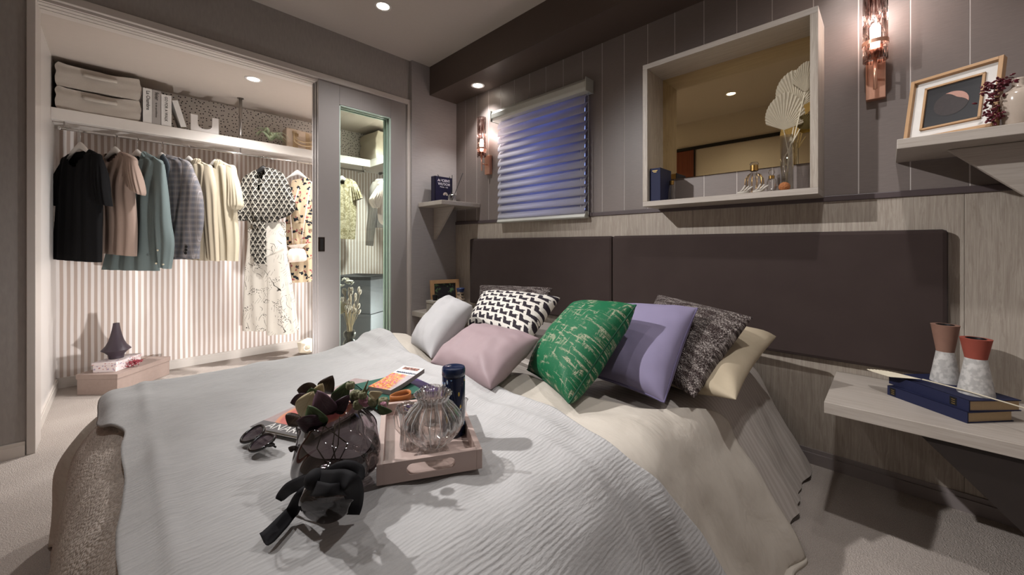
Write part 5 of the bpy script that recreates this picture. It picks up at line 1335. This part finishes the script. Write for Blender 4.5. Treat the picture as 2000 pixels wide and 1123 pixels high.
pk = plain('pink_bloom', '#a87886', .7, vary=.15, scale=200); gb = plain('green_bud', '#7b7a5c', .7, vary=.15, scale=120); rr = random.Random(9)
for q, r_, mm, nm in (((1060,390), .011, pk, 'flower'), ((1085,430), .008, pk, 'flower'), ((1050,330), .010, gb, 'bud'), ((1300,420), .012, gb, 'bud'), ((1300,455), .008, pk, 'flower'), ((900,215), .010, gb, 'bud'), ((960,330), .012, gb, 'bud'), ((1180,400), .012, gb, 'bud'), ((1000,450), .012, gb, 'bud')):
    mb = MB(); c = pl(q, rr.uniform(-.05, -.02))
    for k in range(9):
        a = 2*PI*k/9; Q = Matrix.Rotation(a, 4, 'Z') @ Matrix.Rotation(.7, 4, 'X'); mb.ball(c + Vector((math.cos(a), math.sin(a), .3))*r_*.5, r_*.62, 6, 4, (.5, .9, 1.3), Q)
    mb.build(nm, mm, t, smooth=True)
for q0, q1 in (((1040,330),(1118,140)), ((1060,330),(1095,190)), ((1020,330),(1000,280)), ((1080,300),(1130,230))):
    MB().tube([pl(q0, -.04), pl(q1, -.05)], [.0035, .0008], 5).build('sprig', gb, t)
for k in range(4):
    s0 = base + axis*.35 + sx*rr.uniform(-.02, .02); MB().tube([s0, base + axis*.8 + sx*rr.uniform(-.04, .04), mouth + sx*rr.uniform(-.045, .0) + sz*rr.uniform(.0, .03) + axn*.03], .0012, 5).build('stem', gb, t)

# ---- black ribbon tied round the vase
m = Mat('black_grosgrain', '#1b1a1c', .75, spec=.2); n = m.noise(14, 2); m.color(m.mix(n, '#151416', '#232225')); rb = m.m
CB['R'] = (500, 880, 240/1419)
t = thing('ribbon', 'black fabric ribbon tied in a bow round the smoky vase', 'ribbon', (base.x, base.y, ZQ))
def strip(cen, wid, nm, tw=None):
    """cen: list of (crop point, height above quilt); wid in crop px; the band faces up and towards the camera"""
    Q = []
    for (q, h) in cen:
        X, Y = px('R', q); Q.append(on(X, Y, 'z', ZQ + h))
    Q = spline(Q, 7); n = len(Q); P_ = []
    for i, p in enumerate(Q):
        tg = (Q[min(n-1, i+1)] - Q[max(0, i-1)]).normalized(); view = (Vector((0, 0, H))-p).normalized()
        sd = tg.cross(view).normalized(); f = i/(n-1)*(len(wid)-1); k = min(int(f), len(wid)-2) if len(wid) > 1 else 0
        w_ = (lerp(wid[k], wid[k+1], f-k) if len(wid) > 1 else wid[0])*240/1419/752*p.dot(fwd)/2
        row = []
        for j in range(5):
            v = j/2-1; r_ = p + sd*w_*v - view*.002*abs(v)
            if r_.z < ZQ+.002: r_.z = ZQ+.002
            row.append(r_)
        P_.append(row)
    mb = MB(); mb.grid(P_); mb.build(nm, rb, t, smooth=True, solid=.0014)
strip([((600,450),.06),((500,540),.05),((420,700),.01),((300,850),.006),((150,1010),.006),((90,1060),.005)], [120, 130, 150, 190, 215, 225], 'tail')
strip([((650,330),.07),((500,380),.05),((380,440),.035),((290,530),.012),((260,570),.006)], [130, 140, 140, 110, 70], 'tail')
strip([((700,330),.085),((850,330),.10),((1000,330),.10),((1110,380),.095),((1140,500),.06),((1130,640),.02),((1110,740),.006)], [190, 190, 200, 190, 200, 190, 160], 'bow_loop')
strip([((820,250),.09),((950,190),.105),((1080,170),.108),((1190,230),.10),((1210,340),.09)], [90, 110, 100, 120, 70], 'bow_loop')
strip([((590,420),.05),((700,440),.085),((850,450),.095),((1000,440),.085),((1100,470),.06)], [160, 150, 120, 120, 120], 'band')
X_ = on(*px('R', (690, 330)), 'z', ZQ+.085); MB().ball(X_, .016, 12, 8, (1.1, .9, 1.0)).build('knot', rb, t, smooth=True)
# ================================================================== things on the wall shelves
def Yat(p, x): r = ray(p, 480); return x*r.y/r.x
navy = plain('navy_cloth', '#161b3c', .7, vary=.06, scale=150); gold = plain('gold_ink', '#b89b5c', .3, .8); blk = plain('black_label', '#100e10', .5)
# ---- bedside: two blue books, candle holders, palm leaf
def lying(c0, c1, c3, h, z, label, lab_t):
    t, Mx, w_, d_ = quadbook('book', label, c0, c1, c3, h, navy, M['paper_tan'], z, spine_side='x0')
    MB().box((-.0016, d_*.88 if lab_t else .030, .004), (-.0008, (d_*.88 if lab_t else .030)+.018, h-.004), Mx).build('spine_label', blk, t)
    mb = MB(); y_ = (d_*.88 if lab_t else .030)+.016
    for k in range(3): mb.box((-.0020, y_-.012, .008+k*.006), (-.0015, y_-.003, .0095+k*.006), Mx)
    mb.build('gilt_lines', gold, t)
    return t
z0 = .4105; h0 = .032
near = on(1890, 827, 'z', z0); far = on(1741, 770, 'z', z0); right = on(1980, 823, 'z', z0)
lying(near, right, far, h0, z0, 'navy cloth book with tan pages at the bottom of the bedside pair', True)
z1 = z0+h0+.0006
near1 = on(1893, 804, 'z', z1); right1 = on(1995, 803, 'z', z1); far1 = on(1790, 748, 'z', z1)
lying(near1, right1, far1, h0, z1, 'navy cloth book directly under the candle holders', False)
zc = z1+h0+.0006
marble = Mat('white_marble', '#b9b6b2', .5); n = marble.noise(75, 4); marble.color(marble.mix(n.sstep(.4, .6), '#a9a6a3', '#c4c1bd')); marble = marble.m
def candle(p, r0, rw, r1, zw, h, cm, label):
    t = thing('candle_holder', label, 'candle holder', (p.x, p.y, zc))
    MB().lathe([(.001, 0), (r0, 0), (r0, .002), (rw, zw)], (p.x, p.y, zc), 40, cap1=True).build('base', marble, t, auto=40)
    MB().lathe([(rw, zw), (r1-.001, h-.003), (r1, h), (.022, h), (.020, h-.003), (.019, h-.02), (.001, h-.02)], (p.x, p.y, zc), 40).build('cup', cm, t, auto=40)
    MB().lathe([(.019, h-.004), (.0215, h+.0008), (.0195, h+.001), (.0175, h-.012), (.001, h-.013)], (p.x, p.y, zc), 32).build('candle_well', blk, t, auto=40)
terra = plain('dusty_terracotta', '#8d6a5b', .75, vary=.08, scale=40); brick = plain('brick_terracotta', '#97493b', .75, vary=.08, scale=40)
candle(on(1846, 745, 'z', zc), .036, .021, .034, .100, .188, terra, 'taller candle holder of white marble with a dusty brown cup')
candle(on(1906, 769, 'z', zc), .039, .023, .034, .108, .168, brick, 'shorter candle holder of white marble with a brick red cup')
palm = plain('bleached_palm', '#d0c6b0', .8, vary=.07, scale=60)
def fan(t, base, tip, wid, nrm, name='palm_fan', n=22, mat=None, depth=.05, sag=0):
    """pleated palm fan: folds spread from the base, wid = half opening angle in degrees"""
    base, tip = Vector(base), Vector(tip); ax = tip-base; L = ax.length; ax.normalize(); nrm = Vector(nrm); sd = ax.cross(nrm).normalized(); nn = sd.cross(ax)
    mb = MB(); N = n*2; rows = []; tm = math.radians(wid)
    for i in range(9):
        s = i/8; row = []
        for k in range(N+1):
            v = k/N*2-1; th = v*tm; r = L*s*(1 - .50*abs(v)**1.15 + (.012 if k % 2 else -.012))
            row.append(base + ax*r*math.cos(th) + sd*r*math.sin(th) + nn*((.5 if k % 2 else -.5)*r*tm/n*.42 + depth*L*s*s*(1-v*v)))
        rows.append(row)
    mb.grid(rows); return mb.build(name, mat or palm, t, solid=.0007)
zf = zc+.012
a, b, c = on(1694, 726, 'z', zc-.01), on(1802, 741, 'z', zf), on(1999, 797, 'z', zf-.004)
t = thing('dried_palm_leaf', 'bleached dried palm leaf on a long stem across the navy books', 'dried leaf', (b.x, b.y, zc))
fan(t, b, a, 27, (0, 0, 1), 'blade', depth=.06)
MB().tube([b, b.lerp(c, .5) + Vector((0, 0, .003)), c + (c-b)*.25], [.0026, .002, .0018], 6).build('stem', palm, t, smooth=True)
# ---- corner shelf: moon picture, vase, berries
al = math.radians(25); BL = Vector((1.90, -.0443, 1.2725)); w_ = .209
ux = Vector((-math.sin(al), -math.cos(al), 0)); uz = Vector((.051*math.cos(al), -.051*math.sin(al), .2155)); h_ = uz.length; uz.normalize()
FM = Matrix((ux, uz, ux.cross(uz))).transposed().to_4x4(); FM.translation = BL
oak = plain('light_oak', '#b08a62', .5, vary=.08, scale=40)
def picture(name, label, FM, w_, h_, fr, matw, inner, art, d=.022, toward=1):
    t = thing(name, label, 'picture frame', FM.translation[:]); z0, z1 = (0, d) if toward > 0 else (-d, 0); s = toward
    for nm, a, b in (('frame_side', (0, 0), (fr, h_)), ('frame_side', (w_-fr, 0), (w_, h_)), ('frame_side', (fr, 0), (w_-fr, fr)), ('frame_side', (fr, h_-fr), (w_-fr, h_))):
        MB().box((a[0], a[1], z0), (b[0], b[1], z1), FM).build(nm, oak, t, bevel=.001)
    zz = d*.25*s; e = fr
    MB().box((e, e, min(zz, zz+.002*s)), (w_-e, h_-e, max(zz, zz+.002*s)), FM).build('mat_board', M['bookwhite'] if matw else art, t)
    if matw:
        i0 = e+matw
        for a, b in (((i0, i0), (i0+inner, h_-i0)), ((w_-i0-inner, i0), (w_-i0, h_-i0)), ((i0, i0), (w_-i0, i0+inner)), ((i0, h_-i0-inner), (w_-i0, h_-i0))):
            MB().box((a[0], a[1], min(zz, zz+.010*s)), (b[0], b[1], max(zz, zz+.010*s)), FM).build('inner_frame', oak, t)
        j = i0+inner; q = zz+.003*s
        MB().box((j, j, min(q, q+.001*s)), (w_-j, h_-j, max(q, q+.001*s)), FM).build('print', art, t)
    return t
tow = 1 if FM.col[2].x < 0 else -1
ink = plain('night_print', '#1b191c', .4, vary=.1)
t = picture('picture_frame', 'oak framed print of a rose crescent moon on black', FM, w_, h_, .010, .026, .006, ink, toward=tow)
zz = .022*.25*tow + .0048*tow; r_ = .040; cx_, cy_ = w_*.49, h_*.50
mb = MB(); mb.poly([FM @ Vector((cx_ + r_*math.cos(2*PI*k/40), cy_ + r_*math.sin(2*PI*k/40), zz)) for k in range(40)]); mb.build('dark_moon', plain('dark_moon', '#2b1f1e', .5, vary=.25, scale=120), t)
mb = MB(); zz += .0006*tow; n_ = 21
A_ = [(cx_ + r_*math.cos(PI*(.62-k/20*.66)), cy_ + r_*math.sin(PI*(.62-k/20*.66))) for k in range(n_)]
B_ = [(p0[0]*(1-.42*math.sin(PI*k/20)) + (cx_-.002)*.42*math.sin(PI*k/20), p0[1]*(1-.42*math.sin(PI*k/20)) + (cy_-.002)*.42*math.sin(PI*k/20)) for k, p0 in enumerate(A_)]
ia = [mb.vert(FM @ Vector((a, b, zz))) for a, b in A_]; ib = [mb.vert(FM @ Vector((a, b, zz))) for a, b in B_]
for k in range(n_-1): mb.face(ia[k], ia[k+1], ib[k+1], ib[k])
mb.build('crescent', plain('rose_moon', '#b08476', .6, vary=.12, scale=300), t)
p = on(1990, 245, 'x', 1.815); vx, vy = p.x, p.y; vz = 1.2715
t = thing('bottle_vase', 'glossy cream bottle vase beside the moon picture', 'vase', (vx, vy, vz))
cer = plain('cream_glaze', '#b9aa9c', .15, spec=.6, vary=.02)
MB().lathe([(.001, 0), (.027, 0), (.030, .004), (.036, .065), (.037, .085), (.032, .097), (.018, .106), (.0135, .114), (.0130, .130), (.0145, .135), (.0115, .135), (.010, .12), (.001, .118)], (vx, vy, vz), 40).build('body', cer, t, smooth=True)
t = thing('berry_sprig', 'dark red berry sprig hanging from the cream bottle vase', 'dried flowers', (vx-.02, vy+.04, vz)); rr = random.Random(4)
bm_ = plain('berry_red', '#571420', .35, vary=.2, scale=90)
top = Vector((vx, vy, vz+.135)); q1 = on(1950, 163, 'x', 1.795); q2 = on(1940, 185, 'x', 1.785); q3 = on(1938, 240, 'x', 1.785); q3.z = max(q3.z, 1.277)
pth = spline([top - Vector((0, 0, .03)), top + Vector((-.004, .012, .006)), q1, q2, q3], 8)
MB().tube(pth, .0013, 5).build('stem', plain('berry_stem', '#4a2a22', .7), t, smooth=True)
mesh0 = None
for k in range(150):
    s = .40 + .60*rr.random(); p = pth[min(len(pth)-1, int(s*(len(pth)-1)))]; w_ = .016*(.5+.5*math.sin(PI*min(1, (s-.40)/.6*1.1)))
    c = p + Vector((rr.gauss(0, w_*.5), rr.gauss(0, w_), rr.gauss(0, .006))); c.z = max(c.z, 1.277)
    if mesh0 is None: mb = MB(); mb.ball((0, 0, 0), .0042, 6, 4, (.75, .75, 1.5)); o = mb.build('berry', bm_, None, smooth=True); mesh0 = o.data; o.parent = t
    else: o = bpy.data.objects.new('berry', mesh0); COL.objects.link(o); o.parent = t
    o.location = c - wloc(t); o.rotation_euler = (rr.uniform(.6, 2.2), rr.uniform(-.5, .5), rr.uniform(0, 6))
# ---- mirror box
bz = 1.1505
def at(pxx, x): return (x, Yat(pxx, x))
y0b = Yat(1303, 1.90); y1b = Yat(1269, 1.90)
t, M_ = None, None
t = thing('book', 'dark blue book standing at the end of the mirror box', 'book', (1.93, (y0b+y1b)/2, bz))
MB().box((1.895, .815, bz), (1.9, .868, 1.317)).box((1.9, .815, bz), (2.03, .8175, 1.317)).box((1.9, .8655, bz), (2.03, .868, 1.317)).build('cover', navy, t, bevel=.001)
MB().box((1.9, .8175, bz+.003), (2.026, .8655, 1.314)).build('pages', M['paper_tan'], t)
mb = MB(); mb.box((1.8942, .83, 1.303), (1.895, .856, 1.305)); mb.box((1.8942, .834, 1.296), (1.895, .850, 1.298)); mb.build('gilt_lines', gold, t)
gcap = plain('brass', '#c09a5c', .25, 1, vary=.04)
def bottle(p, prof, cap, label, ribs=0, gm=None, stop=None, gold_r=0):
    x, y = p; t = thing('perfume_bottle', label, 'bottle', (x, y, bz))
    MB().lathe(prof, (x, y, bz), 96 if ribs else 36, ribs=ribs, ribd=.03 if ribs else 0).build('glass', gm or M['ribglass'], t, smooth=True)
    MB().lathe(cap, (x, y, bz), 28, cap1=True).build('collar', gcap, t, auto=40)
    if stop: MB().lathe(stop, (x, y, bz), 16).build('stopper', M['ribglass'], t, smooth=True)
    for k in range(gold_r):
        a = 2*PI*k/gold_r; MB().tube([(x + (r*1.02)*math.cos(a), y + (r*1.02)*math.sin(a), bz+z) for r, z in prof if r > .013], .0012, 5).build('gold_rib', gcap, t, smooth=True)
bottle(at(1312, 1.99), [(.001, .001), (.019, .001), (.020, .005), (.015, .06), (.010, .082), (.010, .095)], [(.0115, .088), (.0115, .108)], 'slim clear perfume bottle with a brass cap next to the blue book')
bottle(at(1473, 1.955), [(.001, .001), (.022, .001), (.030, .015), (.036, .045), (.034, .068), (.022, .088), (.011, .098), (.011, .11)], [(.0155, .103), (.0155, .127)], 'round ribbed perfume bottle with brass stripes', 12, None, [(.001, .127), (.014, .127), (.018, .133), (.014, .141), (.001, .142)], 12)
bottle(at(1507, 1.95), [(.001, .001), (.017, .001), (.018, .045), (.015, .058), (.009, .062), (.009, .07)], [(.011, .060), (.011, .073)], 'small square-shouldered perfume bottle with a crystal stopper', 0, None, [(.001, .073), (.006, .074), (.013, .086), (.009, .098), (.001, .102)])
x, y = at(1532, 1.945)
t = thing('glass_cylinder', 'tall clear glass cylinder vase in the mirror box', 'vase', (x+.055, y, bz))
MB().lathe([(.001, .004), (.021, .002), (.023, .006), (.0235, .245), (.0215, .245), (.021, .010), (.001, .010)], (x+.055, y, bz), 40).build('glass', M['ribglass'], t, smooth=True)
t = thing('amber_sponge', 'small amber brown textured ball in the mirror box', 'ornament', (x, y, bz))
m = Mat('amber_sponge', '#9a5f35', .8); v = m.voro(220); m.bump(v, .003, .8); n = m.noise(120, 2); m.color(m.mix(n, '#87512c', '#ad6f42'))
MB().ball((x, y, bz+.0205), .021, 16, 10, (1, 1, .95)).build('body', m.m, t, smooth=True)
t = thing('palm_bouquet', 'dried palm fans standing in the glass cylinder', 'dried leaves', (x+.055, y, bz+.01)); rr = random.Random(2); X = x+.055
tip_b = [((1532, 255), (1545, 170), .085, 1.965), ((1550, 214), (1562, 128), .085, 1.975), ((1540, 225), (1520, 165), .05, 1.99), ((1560, 250), (1578, 205), .06, 2.01)]
sd_ = Vector((-.75, -.65, 0))
fan(t, on(1531, 254, 'x', 1.965), on(1535, 180, 'x', 1.95), 72, sd_, 'palm_fan', depth=.04)
fan(t, on(1556, 212, 'x', 1.985), on(1548, 138, 'x', 1.97), 70, sd_, 'palm_fan', depth=.04)
fan(t, on(1572, 180, 'x', 2.00), on(1576, 120, 'x', 1.99), 55, sd_, 'palm_fan', depth=.04)
fan(t, on(1562, 252, 'x', 2.02), on(1580, 222, 'x', 2.01), 75, sd_, 'palm_fan', mat=plain('olive_palm', '#6e6038', .8), depth=.04)
for b in ((1531, 254), (1556, 212), (1572, 180), (1562, 252)):
    MB().tube([(X + rr.uniform(-.008, .008), y + rr.uniform(-.010, .010), bz+.014), (X + rr.uniform(-.012, .012), y + rr.uniform(-.012, .012), bz+.15), on(b[0], b[1], 'x', 1.985)], .0022, 6).build('stem', palm, t, smooth=True)
MB().ball(on(1510, 204, 'x', 2.0), .008, 8, 6, (.7, .7, 1.6)).build('bunny_tail', plain('blush_tail', '#a8938a', .9), t, smooth=True)
coral = plain('bleached_coral', '#b9b2a8', .8, vary=.08, scale=80)
for k, (pc_, lab) in enumerate(((1452, 'bleached coral piece beside the round perfume bottle'), (1482, 'bleached coral piece in front of the round perfume bottle'))):
    x, y = at(pc_, 1.905); t = thing('coral_piece', lab, 'coral', (x, y, bz)); mb = MB(); rr = random.Random(k)
    MB().tube([(x, y+.022, bz+.006), (x, y, bz+.007), (x+.003, y-.020, bz+.009+.006*k)], [.005, .007, .006], 7).build('trunk', coral, t, smooth=True)
    for j in range(3): MB().tube([(x, y-.008+.01*j, bz+.008), (x-.004, y-.024+.012*j, bz+.020), (x-.005, y-.036+.014*j, bz+.028+.004*j)], [.005, .0045, .003], 6).build('branch', coral, t, smooth=True)
# ---- corner shelf by the blind: book and reed diffuser
sz = 1.2705
t = thing('book', 'dark indigo book with a white lotus on its cover, on the corner shelf', 'book', (1.86, 2.63, sz))
cov = plain('indigo_cover', '#1a1730', .4, vary=.1); X0, X1, Y0_, Y1_, Z1 = 1.775, 1.945, 2.595, 2.650, 1.487
mb = MB(); mb.box((X0, Y0_, sz), (X1, Y0_+.003, Z1)); mb.box((X0, Y1_-.003, sz), (X1, Y1_, Z1)); mb.box((X0, Y0_, sz), (X0+.003, Y1_, Z1)); mb.build('cover', cov, t)
MB().box((X0+.003, Y0_+.003, sz+.003), (X1-.004, Y1_-.003, Z1-.004)).build('pages', M['paper'], t)
wi = plain('white_print', '#cfc8d0', .5)
mb = MB(); text_mesh(mb, 'ANCIENT\nWISDOM', .029, frame3((1.862, Y0_-.0006, Z1-.040), (1, 0, 0), (0, 0, 1)), 'CENTER', .0003, True); text_mesh(mb, 'Modern Life', .016, frame3((1.862, Y0_-.0006, Z1-.088), (1, 0, 0), (0, 0, 1)), 'CENTER', .0003); mb.build('lettering', wi, t)
for k in range(9):
    a = PI*(.0+k/8); c = Vector((1.876, Y0_-.001, sz+.072)); mb = MB(); d_ = Vector((math.cos(a), 0, math.sin(a)*.9)); s_ = Vector((-d_.z, 0, d_.x))
    mb.poly([c, c + d_*.014 + s_*.005, c + d_*.026, c + d_*.014 - s_*.005]); mb.build('lotus_petal', plain('lotus', '#d9c6bc', .6) if k == 0 else bpy.data.materials['lotus'], t)
t = thing('reed_diffuser', 'ribbed glass reed diffuser with black reeds on the corner shelf', 'diffuser', (1.85, 2.47, sz))
dx, dy = 1.85, 2.47
MB().lathe([(.001, .001), (.031, .001), (.033, .005), (.033, .050), (.028, .060), (.012, .064), (.012, .070), (.010, .070), (.010, .062), (.026, .057), (.030, .048), (.030, .006), (.001, .006)], (dx, dy, sz), 96, ribs=16, ribd=.03).build('jar', M['ribglass'], t, smooth=True)
for q in ((904, 338), (855, 341), (883, 342), (878, 345)):
    e_ = on(q[0], q[1], 'y', dy + (.02 if q[0] < 880 else -.03)); MB().cyl((dx, dy, sz+.012), e_, .0024, 6).build('reed', blk, t)
# ---- far bedside shelf
sz = .4105
ux = Vector((.96, -.28, 0)).normalized(); un = Vector((0, 0, 1)); lean = Vector((.0, .16, 1)).normalized()
BLc = Vector((1.76, 2.63, sz+.001)); uz = (lean - ux*lean.dot(ux)).normalized()
FM2 = Matrix((ux, uz, ux.cross(uz))).transposed().to_4x4(); FM2.translation = BLc
m = Mat('fern_print', '#26292a', .4); n = m.noise(45, 3); n2 = m.noise(12, 2); m.color(m.mix(n.sstep(.5, .6)*n2.sstep(.42, .55), '#232026', '#5c7a52')); fern = m.m
picture('picture_frame', 'orange wood frame with a fern picture on the far bedside shelf', FM2, .245, .235, .030, 0, 0, fern, toward=1 if FM2.col[2].y < 0 else -1)
t = thing('plant_pot', 'tiny black pot on a small box at the far bedside shelf', 'pot', (1.71, 2.50, .505)); 
MB().lathe([(.001, 0), (.017, 0), (.021, .040), (.018, .040), (.016, .03), (.001, .03)], (1.71, 2.50, .506), 24).build('pot', blk, t, auto=40)
t = thing('small_box', 'pale grey keepsake box on the far bedside shelf', 'box', (1.72, 2.50, sz)); 
MB().box((1.665, 2.45, sz), (1.765, 2.55, .485)).build('body', plain('greige_box', '#8e867e', .7), t, bevel=.002); MB().box((1.662, 2.447, .486), (1.768, 2.553, .505)).build('lid', plain('greige_lid', '#9b9389', .7), t, bevel=.002)
m = Mat('painted_pottery', '#8c7a66', .35); x, y, z = m.xyz(); zz = z/.022; bnd = (zz.fract()-.5).abs().sstep(.2, .3); n = m.noise(70, 2)
m.color(m.mix((z > .175), m.mix(((n > .55)*bnd), m.mix(bnd, '#a08f7c', '#3a302c'), '#c2b29b'), '#28345c')); pot = m.m
vx, vy = 1.78, 2.275
t = thing('pottery_vase', 'painted pottery vase with blue and brown bands behind the white cushion', 'vase', (vx, vy, sz))
MB().lathe([(.001, 0), (.035, 0), (.060, .025), (.068, .05), (.060, .075), (.040, .10), (.028, .13), (.024, .16), (.026, .185), (.032, .20), (.029, .20), (.02, .18), (.001, .17)], (vx, vy, sz), 40).build('body', pot, t, smooth=True)

# ================================================================== pieces that sit on a part become that part's own pieces
_under = {'button': ('sleeve', 'body'), 'glint_flute': ('body', 'bowl'), 'glazing_bead': ('glass_pane',), 'gilt_lines': ('spine_label', 'cover'), 'crescent': ('print',), 'dark_moon': ('print',), 'lettering': ('cover_print', 'cover'), 'lotus_petal': ('cover',), 'gold_rib': ('glass',), 'candle_well': ('cup',), 'inner_frame': ('mat_board',), 'collar': ('body', 'glass'), 'hook': ('body',), 'lip': ('body',)}
def _base(o): return o.name.split('.')[0]
for _r in [o for o in list(COL.objects) if o.parent is None and o.type == 'EMPTY']:
    kids = list(_r.children)
    for c in kids:
        for want in _under.get(_base(c), ()):
            host = next((k for k in kids if _base(k) == want and k.parent == _r), None)
            if host is not None and host is not c: c.parent = host; break
